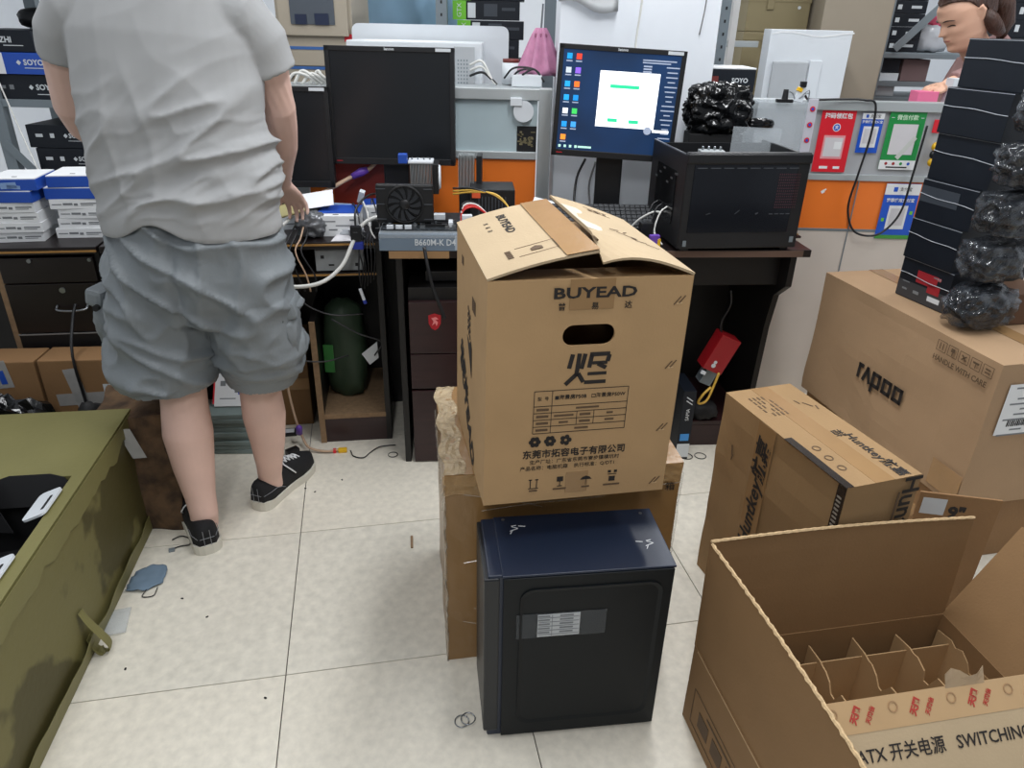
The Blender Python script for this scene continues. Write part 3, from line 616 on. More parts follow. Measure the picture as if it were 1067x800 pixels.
# ---- open carton with dividers
W, D, H, FLP = .66, .54, .234, .295
c = thing('open_carton', 'open tan carton with cardboard dividers in the near right corner', 'carton', (.443, 1.262, 0), 11)   # origin: back left corner, local y towards the viewer is negative
t = .005
box('back_board', (W, t, H), CARDSH, c, (W / 2, -t / 2, 0), bev=0); box('front_board', (W, t, H), CARDSH, c, (W / 2, -D + t / 2, 0), bev=0)
box('left_board', (t, D - 2 * t, H), CARDSH, c, (t / 2, -D / 2, 0), bev=0); box('right_board', (t, D - 2 * t, H), CARDSH, c, (W - t / 2, -D / 2, 0), bev=0)
box('bottom_board', (W, D, t), CARD, c, (W / 2, -D / 2, 0), bev=0)  # lighter than the walls, painting light on the box floor
def flap(nm, f, nu=6, nv=6): 
    o = bent(nm, f, nu, nv, t, CARDSH, c); return o
flap('flap', lambda u, v: (W * u, -.003 + .012 * v + .012 * math.sin(3 * u) * v * v, H + FLP * v - .012 * u * v))
flap('flap', lambda u, v: (.002 - .004 * v + .01 * math.sin(2.5 * u) * v, -D * u, H + FLP * v))
flap('flap', lambda u, v: (W - .004 + .135 * v, -D * u, H + .25 * v))
ff = math.radians(46)
def ffp(u, v): return Vector((.009 + (W - .014) * u, -D + FLP * .93 * math.sin(ff) * v, H + FLP * .93 * math.cos(ff) * v))
bent('flap', ffp, 4, 4, -t, CARDLIT, c)  # paler card paints the light on this tilted flap
fn = Vector((0, -math.cos(ff), math.sin(ff))); fu = Vector((0, math.sin(ff), math.cos(ff)))
text('ATX 开关电源   SWITCHING POWER', .031, ffp(.165, .655) + fn * .0062, ((1, 0, 0), fu), INK, c, bold=.0003, sx=.92, align='LEFT')
bent('tape', lambda u, v: ffp(u, .80 + .205 * v) + fn * .0058, 4, 1, .0005, mat('box_tape', (188, 156, 116), .25), c)
RTX = mat('tape_red_print', (176, 60, 50), .6)
for i in range(4):
    text('天网', .016, ffp(.19 + .19 * i, .91) + fn * .0068, (Vector((.55, 0, 0)) + fu * .83, Vector((-.83, 0, 0)) + fu * .55), RTX, c, bold=.0008)
    text('天网信', .011, ffp(.235 + .19 * i, .90) + fn * .0068, (Vector((.55, 0, 0)) + fu * .83, Vector((-.83, 0, 0)) + fu * .55), RTX, c, bold=.0003)
    annulus('round_mark', .010, mat('tape_tan', (162, 128, 92), .5), c, ffp(.12 + .19 * i, .93) + fn * .0068, (1, 0, 0), fu)
bent('torn_tape', lambda u, v: ffp(.49 + .13 * u, .99 + .09 * v * (1 + .4 * math.sin(7 * u))) + fn * (.006 + .01 * v), 5, 2, .0005, PTAPE, c)
# corrugated rim on the left flap
bm = bmesh.new()
bsweep(bm, [(.002 - .004 + .01 * math.sin(2.5 * i / 60) + .0012 * math.sin(i * 2.1), -D * i / 60, H + FLP + .001) for i in range(61)], [.0042 if i % 2 else .0032 for i in range(61)], 5)
fin('corrugated_rim', bm, EDGE, c)
bm = bmesh.new(); bsweep(bm, [(W * i / 60, .009 + .012 * math.sin(3 * i / 60), H + FLP + .001 - .012 * i / 60) for i in range(61)], [.0042 if i % 2 else .0032 for i in range(61)], 5); fin('corrugated_rim', bm, EDGE, c)
# dividers: one along the back, six across, each with notched tops
dv = box('long_divider', (W - .02, .003, .155), CARD, c, (W / 2, -.055, .03), bev=0)  # lighter card paints the light that reaches into the box
for i in range(6):
    xx = .06 + .117 * i
    if xx > W - .01: continue
    pr = [(-.012, .03), (-.012, .196), (-.06, .20), (-.075, .192), (-.09, .197), (-.115, .182), (-.125, .16), (-.14, .162), (-.155, .196), (-.22, .2), (-.3, .19), (-.4, .195), (-.5, .19), (-.5, .03)]
    pr = [(a + random.uniform(-.004, .004), b + random.uniform(-.004, .004)) for a, b in pr]
    plate('cross_divider', pr, .0035, CARD, c, (xx, 0, 0), (.05 * math.sin(i), 1, 0), (0, 0, 1))
box('long_divider', (W - .02, .003, .15), CARD, c, (W / 2, -.30, .03), bev=0)
x = -.0012
rects('print_frame', [(.22, .135, .36, .002), (.22, .03, .36, .002), (.04, .083, .002, .105), (.40, .083, .002, .105), (.17, .115, .12, .006), (.3, .115, .1, .006)] + [(.10 + .07 * i, .075, .05, .045) for i in range(4)], LF, (x, 0, 0), INKB, c)
rects('crease_line', [(.27, H - .001, .5, .003)], LF, (x, 0, 0), mat('crease_tan', (190, 160, 122), .85), c)
# loose flap with a label behind the open carton
fb = thing('loose_flap', 'brown carton flap with a 9" print leaning behind the open carton', 'carton flap', (1.19, 1.60, 0), -10)
box('sheet', (.20, .006, .44), CARD2, fb, (0, 0, 0), bev=0); text('9"', .05, (.0, -.004, .385), FR, INK, fb, bold=.002)['kind'] = 'stuff'; rects('label', [(-.06, .40, .06, .05)], FR, (0, -.0042, 0), mat('label_grey', (186, 190, 194), .5), fb)

# ================================================================== STACK OF BLACK POWER SUPPLY BOXES
EDGLIT = mat('lit_edge', (150, 156, 164), .5)  # brightness of box edges catching light, as a colour
ST = [(1.329, .0), (1.322, .137), (1.325, .271), (1.332, .40), (1.323, .535), (1.326, .67)]
zz = [.7115, .846, .979, 1.106, 1.247, 1.381, 1.517]
order = ['bottom', 'second from the bottom', 'third from the bottom', 'fourth from the bottom', 'fifth from the bottom', 'topmost']
xs = [1.329, 1.322, 1.325, 1.332, 1.323, 1.349]
ya = math.radians(-77.5 + 5); ex = Vector((math.cos(ya), math.sin(ya), 0)); ey = Vector((-math.sin(ya), math.cos(ya), 0))
for i in range(6):
    h = zz[i + 1] - zz[i] - .001; L = .21 + (.02 if i in (4, 5) else 0); Wd = .30
    L = (.21, .20, .215, .23, .235, .26)[i]
    pos = Vector((xs[i], 2.435, zz[i])) + ex * L / 2 + ey * Wd / 2
    c = thing('power_supply_box', 'black power supply box, %s of the stack on the rapoo carton' % order[i], 'box', pos, -72.5, 'stacked black power supply boxes')
    box('body', (L, Wd, h), BLKBOX, c, bev=.0015)
    box('lid_glint', (L + .001, .0012, .0016), EDGLIT, c, (0, -Wd / 2 - .0002, h - .003), bev=0)  # pale line drawn for light caught along the lid
    bm = bmesh.new(); bsweep(bm, [(-L / 2 + L * k / 6, -Wd / 2 - .002, h * .62 + .002 * math.sin(k * 1.3 + i) - .008 * k / 6) for k in range(7)], .0012, 5); fin('string', bm, mat('string', (170, 176, 184), .6), c)  # band of the wrapping, pale for the light it catches
    if i == 0:
        y = -Wd / 2 - .001
        rects('red_panel', [(.01, .085, .085, .04), (.045, .06, .05, .03)], FR, (0, y, 0), mat('label_red', (150, 34, 44), .45), c); rects('grey_band', [(-.0, .03, L - .004, .055)], FR, (0, y + .0004, 0), mat('print_dark_grey', (54, 56, 60), .5), c)
        rects('white_label', [(.055, .028, .05, .016)], FR, (0, y - .0004, 0), WPRINT, c); rects('print', [(-.07, .03, .02, .006), (-.02, .03, .024, .01), (.05, .10, .03, .004), (-.07, .055, .03, .003)], FR, (0, y - .0004, 0), GPRINT, c)
        text('60', .016, (.058, y - .0006, .098), FR, mat('label_pink', (210, 120, 124), .5), c)['kind'] = 'stuff'
    if i == 2: rects('grey_band', [(-.03, .08, L * .7, .05)], FR, (0, -Wd / 2 - .001, 0), mat('print_slate', (58, 64, 72), .4), c)
bl = ['bottom', 'second lowest', 'middle', 'second highest', 'topmost']
for i, (px, py, pz, s) in enumerate([(1.425, 2.125, .786, .074), (1.425, 2.125, .930, .07), (1.43, 2.11, 1.07, .072), (1.43, 2.10, 1.208, .07), (1.445, 2.09, 1.345, .07)]):
    b = thing('cable_bundle', 'clear plastic bag of black cables, %s beside the stacked boxes' % bl[i], 'cable bag', (px, py, pz), 0, 'cable bags strapped to the black boxes')
    blob('bag', (0, 0, 0), (s * 1.5, s * 1.0, s * .95), CBAG, b, .22, 2.0, 5, i + 3, (0, 0, R(18)))
    bm = bmesh.new()
    rr = random.Random(i)
    for k in range(9):
        a0 = rr.uniform(-.6, .6); rx, ry = rr.uniform(.05, .082), rr.uniform(.03, .05); cz, cy = rr.uniform(-.015, .015), -.03 + .008 * k
        bsweep(bm, [(rx * math.cos(t), cy + .012 * math.sin(2 * t + k), cz + ry * math.sin(t + a0)) for t in [2 * math.pi * q / 20 for q in range(20)]], .0085, 6, (.1, 1, .2))
    o = fin('cable_loops', bm, BLACKM, b, rot=(0, 0, R(18)), smooth=True); o['kind'] = 'stuff'

tag(box('brown_carton', (.14, .16, .10), mat('carton_dark', (96, 68, 48), .8), loc=(1.60, 2.24, .7125), rot=(0, 0, R(12))), 'small dark brown carton behind the lowest cable bag', 'carton')
# ================================================================== LEFT FOREGROUND
a = R(8.9)
g = thing('olive_carton', 'large olive green carton with a black-lined opening at the left edge', 'carton', (-1.195, 2.0, 0), 0, rot=(0, 0, a))
W, D, H = .85, 1.25, .42     # extends to -x and -y
hx0, hx1, hy0, hy1 = -.62, -.035, -1.02, -.375
t = .012
box('right_side', (t, D, H - t), OLIVE2, g, (-t / 2, -D / 2, 0), bev=.002); box('left_side', (t, D, H - t), OLIVE, g, (-W + t / 2, -D / 2, 0), bev=0)
box('back_side', (W, t, H - t), OLIVE, g, (-W / 2, -t / 2, 0), bev=0); box('front_side', (W, t, H - t), OLIVE, g, (-W / 2, -D + t / 2, 0), bev=0)
bm = bmesh.new()
for x0, x1, y0, y1 in ((-W, 0, hy1, 0), (-W, 0, -D, hy0), (-W, hx0, hy0, hy1), (hx1, 0, hy0, hy1)): bbox(bm, ((x0 + x1) / 2, (y0 + y1) / 2, H - t / 2), (x1 - x0, y1 - y0, t))
fin('top', bm, OLIVE, g)
bm = bmesh.new()
bbox(bm, ((hx0 + hx1) / 2, (hy0 + hy1) / 2, .10), (hx1 - hx0 + .05, hy1 - hy0 + .05, .01))
for x in (hx0 - .012, hx1 + .012): bbox(bm, (x, (hy0 + hy1) / 2, .25), (.008, hy1 - hy0 + .04, .30))
for y in (hy0 - .012, hy1 + .012): bbox(bm, ((hx0 + hx1) / 2, y, .25), (hx1 - hx0 + .04, .008, .30))
fin('black_liner', bm, BLACKM, g)
LN = mat('liner_black', (24, 24, 26), .5)
# rounded black flaps at the far edge and white handle pieces on the right rim
plate('liner_flap', [(-.10, -.02), (-.10, .03), (-.085, .055), (-.05, .066), (.05, .066), (.085, .055), (.10, .03), (.10, -.02)], .004, LN, g, (-.135, hy1 - .025, H - .05), (1, .0, 0), (0, .35, .94))
plate('liner_flap', [(-.16, -.06), (-.15, .03), (-.12, .055), (.11, .06), (.14, .04), (.19, -.08)], .004, LN, g, (-.36, hy1 - .05, H - .035), (1, -.1, 0), (0, .2, .98))
plate('inner_tray', [(-.25, -.3), (.25, -.3), (.25, .3), (-.25, .3)], .01, LN, g, (-.36, -.72, .18), (1, 0, .12), (0, 1, .05))
for yy in (-.50, -.765):
    hd = plate('handle', rrect(.062, .118, .014), .006, WPLAS, g, (hx1 - .022, yy, H - .004), (.93, 0, .36), (0, 1, 0)); plate('grip_slot', rrect(.008, .06, .003), .001, BLACKM, hd, (.016, -.005, .0062), (1, 0, 0), (0, 1, 0))
# torn paper layer on the side and the lower curled sheet
bent('torn_layer', lambda u, v: (.004 + .0015 * v, -.98 * u - .02, .415 - (.05 + .035 * noise.noise(Vector((u * 14, 1, 0))) + .06 * u * (1 - u)) * v), 40, 2, .0012, OLIVE, g)
bent('torn_layer', lambda u, v: (.004 + .012 * v * math.sin(3 * u), -1.15 * u - .02, .002 + (.055 + .02 * noise.noise(Vector((u * 11, 4, 0)))) * v), 40, 2, .0012, OLIVE, g)
bm = bmesh.new(); bsweep(bm, spline([(.004, -.60, .15), (.022, -.605, .11), (.05, -.60, .04), (.045, -.595, .012), (.02, -.60, .012), (.004, -.60, .06)], 5), (.014, .002), 8, (1, .02, .1)); fin('strap_loop', bm, OLIVE, g)

# torn brown carton standing behind it
bm = bmesh.new(); bbox(bm, (0, 0, .205), (.20, .26, .41)); bmesh.ops.subdivide_edges(bm, edges=bm.edges[:], cuts=9, use_grid_fill=True)
for v in bm.verts:
    k = v.co.z; q = v.co * 7
    v.co += Vector((noise.noise(q) * .03 - .10 * k, noise.noise(q + Vector((4, 0, 0))) * .03 + .12 * (.41 - k) * (-.5) + .04, noise.noise(q + Vector((0, 8, 0))) * .025 if k > .02 else 0))
    v.co.z = max(0, v.co.z)
tc = thing('torn_carton', 'crumpled torn brown carton between the olive carton and the man', 'carton', (-1.175, 2.05, 0), 12)
fin('body', bm, CARDT, tc); bent('tape', lambda u, v: (-.02 + .04 * u - .11 * (1 - v) * .3, -.14 - .01 * v, .40 - .10 * v), 2, 3, .001, CTAPE, tc)
bent('torn_edge', lambda u, v: (-.10 + .02 * u + .012 * noise.noise(Vector((v * 9, 0, 2))) - .03 * (1 - v), -.15 + .01 * u, .005 + .38 * (1 - v)), 2, 16, .003, mat('paper_core', (176, 150, 112), .9, var=.15, vs=40), tc)

# long cartons under the desk, tape crosses and black bag
c = thing('storage_carton', 'brown carton under the drawer desk with white tape strips', 'carton', (-1.40, 2.295, 0), 6)
box('body', (.42, .12, .475), CARD2, c, bev=.004)
rects('tape', [(-.10, .36, .045, .17, .15), (-.09, .33, .17, .045, .05)], FR, (0, -.062, 0), CTAPE, c); rects('label', [(.02, .36, .07, .05)], FR, (0, -.063, 0), WPRINT, c); rects('label_print', [(.02, .375, .05, .004), (.01, .35, .03, .008)], FR, (0, -.064, 0), GPRINT, c)
c = thing('storage_carton', 'brown carton at the left edge under the drawer desk', 'carton', (-1.825, 2.245, 0), 6)
box('body', (.42, .12, .475), CARD2, c, bev=.004); rects('tape', [(.10, .43, .05, .10, .1)], FR, (0, -.062, 0), CTAPE, c); rects('tape_print', [(.10, .42, .02, .05, .1)], FR, (0, -.063, 0), BLUE, c)
c = thing('storage_carton', 'wide brown carton lying behind the legs of the man', 'carton', (-1.02, 2.72, 0), 9)
box('body', (.36, .18, .38), CARD2, c, bev=.004); rects('tape', [(0, .19, .36, .05)], FR, (0, -.092, 0), TAPE, c)
tag(box('cardboard_piece', (.14, .02, .10), CARD2, loc=(-1.86, 2.245, .476), rot=(0, 0, R(8))), 'small brown cardboard piece on the carton at the left edge', 'cardboard')
tag(blob('bin_bag', (-1.70, 2.09, .17), (.20, .09, .24), BAG, None, .25, 3, 4, 2, flat=-.68, smooth=False), 'black plastic bag on the floor behind the olive carton', 'bag')
tag(cable('cable', [(-1.49, 2.325, .64), (-1.49, 2.29, .60), (-1.475, 2.215, .5), (-1.47, 2.21, .35), (-1.46, 2.2, .2), (-1.44, 2.19, .02)], .005, BLACK), 'black cable hanging in front of the drawer desk', 'cable')
tag(blob('black_pouch', (-1.43, 2.16, .17), (.045, .05, .20), BLACKM, None, .12, 2, 3, 5, flat=-.8), 'black cloth pouch on the floor below the hanging cable', 'pouch')
# paper stack between the legs
c = thing('board_stack', 'stack of grey foam sheets with white leaflets behind the legs of the man', 'stack', (-1.085, 2.47, 0), 5)
for i in range(9): box('sheet', (.15 + random.uniform(-.01, .01), .12, .0185), mat('grey_foam', (120, 134, 132), .6, var=.12, vs=14), c, (random.uniform(-.006, .006), random.uniform(-.006, .006), .0195 * i), (0, 0, random.uniform(-.05, .05)), bev=.003)
l = box('leaflet', (.12, .008, .13), WHITE, c, (.0, -.0, .178), (R(-38), 0, 0), bev=0); rects('print', [(.02, .10, .05, .012), (.03, .06, .03, .014), (-.01, .03, .06, .004), (-.03, .09, .02, .02)], FR, (0, -.0045, 0), GPRINT, l); rects('colour_print', [(.02, .11, .03, .01), (.035, .05, .012, .01)], FR, (0, -.005, 0), BLUE, l)
box('red_edge', (.006, .009, .11), REDP, l, (-.063, 0, .01), bev=0)
# floor litter
m = thing('face_mask', 'crumpled blue grey face mask on the floor beside the olive carton', 'mask', (-1.085, 1.70, 0), 20)
bm = bmesh.new(); bmesh.ops.create_grid(bm, x_segments=8, y_segments=8, size=.5)
for v in bm.verts: v.co = Vector((v.co.x * .10 * (1 - .5 * max(0, v.co.y) ** 2 * 2) + .02 * v.co.y, v.co.y * .12 * (1 - .6 * abs(v.co.x)), .008 + .008 * noise.noise(v.co * 4) + .003 * math.sin(v.co.y * 20)))
bmesh.ops.solidify(bm, geom=bm.faces[:], thickness=.002); fin('cloth', bm, MASKB, m, smooth=True)
cable('ear_loop', [(.0, -.055, .006), (-.01, -.08, .003), (.02, -.085, .003), (.03, -.055, .006)], .0015, BLACK, m)
bm = bmesh.new(); bmesh.ops.create_grid(bm, x_segments=6, y_segments=6, size=.5)
for v in bm.verts: v.co = Vector((v.co.x * .06, v.co.y * .10, .006 + .006 * noise.noise(v.co * 6)))
bmesh.ops.solidify(bm, geom=bm.faces[:], thickness=.001); tag(fin('plastic_wrapper', bm, CLEAR, None, (-1.09, 1.52, 0), (0, 0, .3), True), 'clear plastic wrapper on the floor below the face mask', 'wrapper')
q = thing('cable_end', 'small thin cable with grey plug on the floor near the shoe heel', 'cable', (-1.07, 1.83, 0))
cable('wire', [(-.02, .05, .004), (0, .07, .004), (.03, .06, .004), (.045, .03, .004), (.02, .02, .004), (0, .005, .004)], .002, BLACK, q); box('plug', (.018, .014, .008), GREY, q, (0, 0, 0), (0, 0, .4))
def wire_ring(name, label, x, y, r, m=STEEL, z=.0022):
    bm = bmesh.new(); P = [(r * math.cos(2 * math.pi * i / 24), r * math.sin(2 * math.pi * i / 24), z) for i in range(25)]; bsweep(bm, P, .0016, 6, (.01, .02, 1))
    return tag(fin(name, bm, m, None, (x, y, 0), smooth=True), label, 'ring')
wire_ring('wire_ring', 'left one of two thin metal rings on the tiles by the navy case', -.103, 1.225, .017); wire_ring('wire_ring', 'right one of two thin metal rings on the tiles by the navy case', -.088, 1.23, .017, z=.0055)
wire_ring('cable_ring', 'left one of two small black rings on the tiles by the right desk', .70, 2.47, .022, BLACK); wire_ring('cable_ring', 'right one of two small black rings on the tiles by the right desk', .755, 2.475, .022, BLACK); wire_ring('cable_ring', 'small black ring on the tiles by the drawer pedestal', -.46, 2.43, .018, BLACK)
q = thing('power_cable', 'tan cable with purple joint and yellow plug on the floor under the desk', 'cable', (0, 0, 0))
cable('wire', [(-.86, 2.53, .36), (-.87, 2.52, .25), (-.85, 2.50, .12), (-.83, 2.49, .05), (-.79, 2.44, .02), (-.72, 2.43, .01), (-.67, 2.445, .01)], .005, CABT, q); lathe('purple_joint', [(.006, 0), (.013, .006), (.013, .04), (.006, .05)], PURPLE, q, (-.838, 2.49, .05), (R(20), R(10), 0), 12)
box('yellow_plug', (.034, .02, .016), YELLOW, q, (-.66, 2.445, .0), (0, 0, .2), bev=.004); box('red_plug', (.012, .018, .014), REDP, q, (-.69, 2.44, .0), (0, 0, .2)); box('black_plug', (.05, .03, .025), BLACK, q, (-.85, 2.42, 0), (0, 0, .8), bev=.005)
cable('thin_wire', [(-.63, 2.45, .004), (-.61, 2.41, .004), (-.57, 2.40, .004), (-.55, 2.44, .004), (-.52, 2.48, .006), (-.46, 2.50, .004)], .0022, BLACK, q)
q = thing('card_reader', 'flat white and black plastic gadget on the floor behind the right leg', 'gadget', (-.93, 2.57, 0), 12); box('body', (.11, .05, .012), BLACK, q); box('cover', (.09, .03, .003), WPLAS, q, (0, 0, .012))
tag(box('wood_splinter', (.008, .06, .006), CHIP, loc=(-.315, 1.90, 0), rot=(0, 0, .15)), 'thin wood splinter lying on the open tile floor', 'splinter')
for i, (x, y) in enumerate([(-.74, 2.19), (-.70, 2.17), (-.62, 2.25), (-.95, 1.62), (-.85, 1.55), (-.99, 1.36), (-.60, 1.28)]): tag(blob('dirt_speck', (x, y, .001), (.0045, .003, .0015), BLACKM, None, .2, 2, 2, i, (0, 0, i)), ('dark dirt speck on the tiles in front of the open desk' if y > 2 else 'dark dirt speck on the tiles near the olive carton'), 'speck', 'dirt specks on the tiles' + (' by the desk' if y > 2 else ''))
# things inside the open desk bay
c = thing('shopping_bag', 'dim green bag standing in the open desk bay', 'bag', LDp(-.17, .20, .126)); blob('bag', (0, 0, .2), (.09, .07, .23), mat('dim_green', (44, 62, 44), .6, var=.2), c, .15, 2, 3, 9); box('green_patch', (.04, .004, .12), mat('bright_green', (50, 120, 54), .5), c, (-.05, -.085, .13)); box('yellow_patch', (.02, .004, .1), mat('lime', (170, 180, 50), .5), c, (-.09, -.08, .2))
tag(plate('paper_slip', [(0, 0), (.07, .05), (.06, -.03), (.02, -.06)], .001, WPRINT, None, LDp(-.10, .06, .36), (1, 0, .2), (0, -.3, 1)), 'white paper slip hanging in the open desk bay', 'paper')
for i, P in enumerate([[LDp(-.33, .05, .69), LDp(-.3, .02, .60), LDp(-.2, .0, .55), LDp(-.08, .02, .54)], [LDp(-.42, 0, .5), LDp(-.36, -.02, .4), LDp(-.25, 0, .36), LDp(-.15, .05, .36)], [LDp(-.2, .03, .52), LDp(-.1, .02, .46), LDp(-.02, .03, .42), LDp(-.05, .04, .36)]]): tag(cable('cable', P, .003, mat('dark_cable', (48, 48, 50), .5)), ['thin dark cable sagging at the top of the open desk bay', 'thin dark cable low beside the shorts in the open desk bay', 'thin dark cable above the paper slip in the desk bay'][i], 'cable')

# ================================================================== LEFT DESK ITEMS
def spread(): return random.uniform(-.012, .012)
names = ['lowest', 'second lowest', 'third', 'fourth', 'fifth', 'topmost']
for k, (u0, v0, cnt) in enumerate(((-1.205, .16, 6), (-1.02, .21, 6))):
    z = .8205
    for i in range(cnt):
        blue = i >= 4; h = .033 if not blue else .036; wd = .155 if not blue else .15 + .02 * (i == 4)
        b = thing('small_box', '%s %s small box in the %s stack on the drawer desk' % (names[i], 'blue and white' if blue else 'white printed', 'left' if k == 0 else 'right'), 'box', LDp(u0 + spread() * 1.4, v0 + (spread() if not blue else -.005), z), 9 + random.uniform(-4, 4), 'white boxes on the drawer desk' if not blue else 'blue and white boxes on the drawer desk')
        if blue:
            box('body', (wd, .17, h), BLUE, b, bev=.001); box('lid', (wd - .002, .168, .003), WHITE, b, (0, 0, h), bev=0); rects('slot', [(0, -.05, .016, .008)], TP, (0, 0, h + .0032), INK, b)
            if k == 0 and i == 5: rects('white_scuff', [(-.01, .017, .05, .02, .06), (.005, .012, .04, .012, -.1)], FR, (0, -.0856, 0), mat('scuff', (130, 160, 206), .6), b)
        else:
            box('body', (wd, .17, h), WHITE, b, bev=.001)
            rects('print', [(-.055, .016, .03, .003), (-.02, .017, .03, .007), (.005, .015, .012, .008), (.045, .018, .05, .004), (.04, .012, .04, .002)], FR, (0, -.0856, 0), GPRINT, b)
        z += h + .003 * blue + .0006
tag(box('mint_box', (.08, .1, .30), MINT, loc=LDp(-.87, .30, .8205), rot=(0, 0, R(9))), 'pale mint box standing behind the white box stack', 'box')
tag(blob('black_bundle', LDp(-.98, .38, .935), (.09, .05, .12), BAG, None, .3, 3, 3, 4, flat=-.9), 'black plastic bundle behind the blue and white boxes', 'bundle')

# metal shelf at the far left
c = thing('metal_shelf', 'grey slotted metal shelf at the far left', 'shelf', (-2.0, 3.2, 0))
for x, y in ((-.155, 0), (-.155, .4), (.75, 0), (.75, .4)): box('upright', (.05, .04, 2.1), GREY, c, (x, y, 0), bev=.002)
for z in (.80, 1.17, 1.62): box('beam', (.92, .03, .03), GREY, c, (.30, -.0, z), bev=.002); box('shelf_board', (.9, .4, .012), GREY, c, (.30, .2, z + .005), bev=0)
for (p0, p1) in (((-.18, -.022, 1.42), (.10, -.022, 1.75)), ((-.16, -.022, 1.03), (.03, -.022, .80))): 
    bm = bmesh.new(); d_ = Vector(p1) - Vector(p0); bbox(bm, (Vector(p0) + Vector(p1)) / 2, (d_.length, .006, .035), d_.to_track_quat('X', 'Z').to_matrix().to_4x4()); fin('brace', bm, GREY, c)
LBL = [('black box printed NANZHI on the far left shelf', -.11 + .02, .02, 1.378, (.28, .3, .08), BLKBOX, 'NANZHI'), ('blue and white SOYO box on the far left shelf', -.02, .01, 1.296, (.34, .3, .08), BLUE, 'SOYO'), ('black SOYO box on the upper board of the far left shelf', .0, .02, 1.1885, (.36, .3, .105), BLKBOX, 'SOYO')]
for lab, x, y, z, s, m, tx in LBL:
    b = thing('board_box', lab, 'box', (-2.0 + x, 3.23 + y + .1, z), 0, 'boxes on the far left shelf'); box('body', s, m, b); fy = -s[1] / 2 - .001
    text(tx, .030, (.06 if tx == 'SOYO' else -.0, fy, s[2] * .55), FR, WPRINT, b, bold=.0008); rects('diamond', [(-.0 if tx == 'SOYO' else -.09, s[2] * .55, .014, .014, .785)], FR, (0, fy, 0), WPRINT, b)
    rects('small_print', [(.06, s[2] * .3, .08, .003)], FR, (0, fy, 0), WPRINT, b)
    if m is BLUE: rects('white_half', [(-.115, .04, .11, .079)], FR, (0, fy - .0002, 0), WHITE, b)
    else: rects('small_logo', [(-.08, s[2] * .55, .018, .018), (-.12, s[2] * .55, .03, .012)], FR, (0, fy, 0), GPRINT, b)
for i in range(3):
    b = thing('board_box', ['lowest', 'middle', 'upper'][i] + ' black SOYO box on the middle board of the far left shelf', 'box', (-1.925 + .02 * (2 - i), 3.36, .8185 + .094 * i), 0, 'boxes on the far left shelf'); box('body', (.30, .3, .092), BLKBOX, b)
    text('SOYO', .026, (.06, -.151, .05), FR, WPRINT, b, bold=.0006); rects('diamond', [(.012, .05, .013, .013, .785)], FR, (0, -.151, 0), WPRINT, b); rects('small_print', [(.06, .03, .08, .002)], FR, (0, -.151, 0), WPRINT, b); rects('small_logo', [(-.045, .05, .018, .018), (-.1, .05, .03, .013)], FR, (0, -.151, 0), WPRINT, b)
tag(blob('black_helmet_case', (-1.98, 3.38, 1.50), (.10, .1, .045), BLACK, None, .08, 2, 3, 8, ridge=False), 'dark rounded object on top of the boxes on the far left shelf', 'case')
tag(cable('string', [(-2.10, 3.12, 1.45), (-2.07, 3.10, 1.32), (-2.0, 3.05, 1.12), (-1.9, 2.95, .96), (-1.86, 2.9, .91)], .003, CABW), 'thin white string running down across the black boxes', 'string')
tag(blob('black_packing', (-1.70, 3.25, .93), (.08, .05, .11), BAG, None, .35, 3, 3, 6), 'crumpled black plastic packing beside the shelf boxes', 'packing')
tag(blob('black_packing', (-1.72, 3.27, 1.24), (.07, .05, .05), BAG, None, .3, 3, 3, 16), 'small crumpled black packing on the upper shelf board', 'packing')

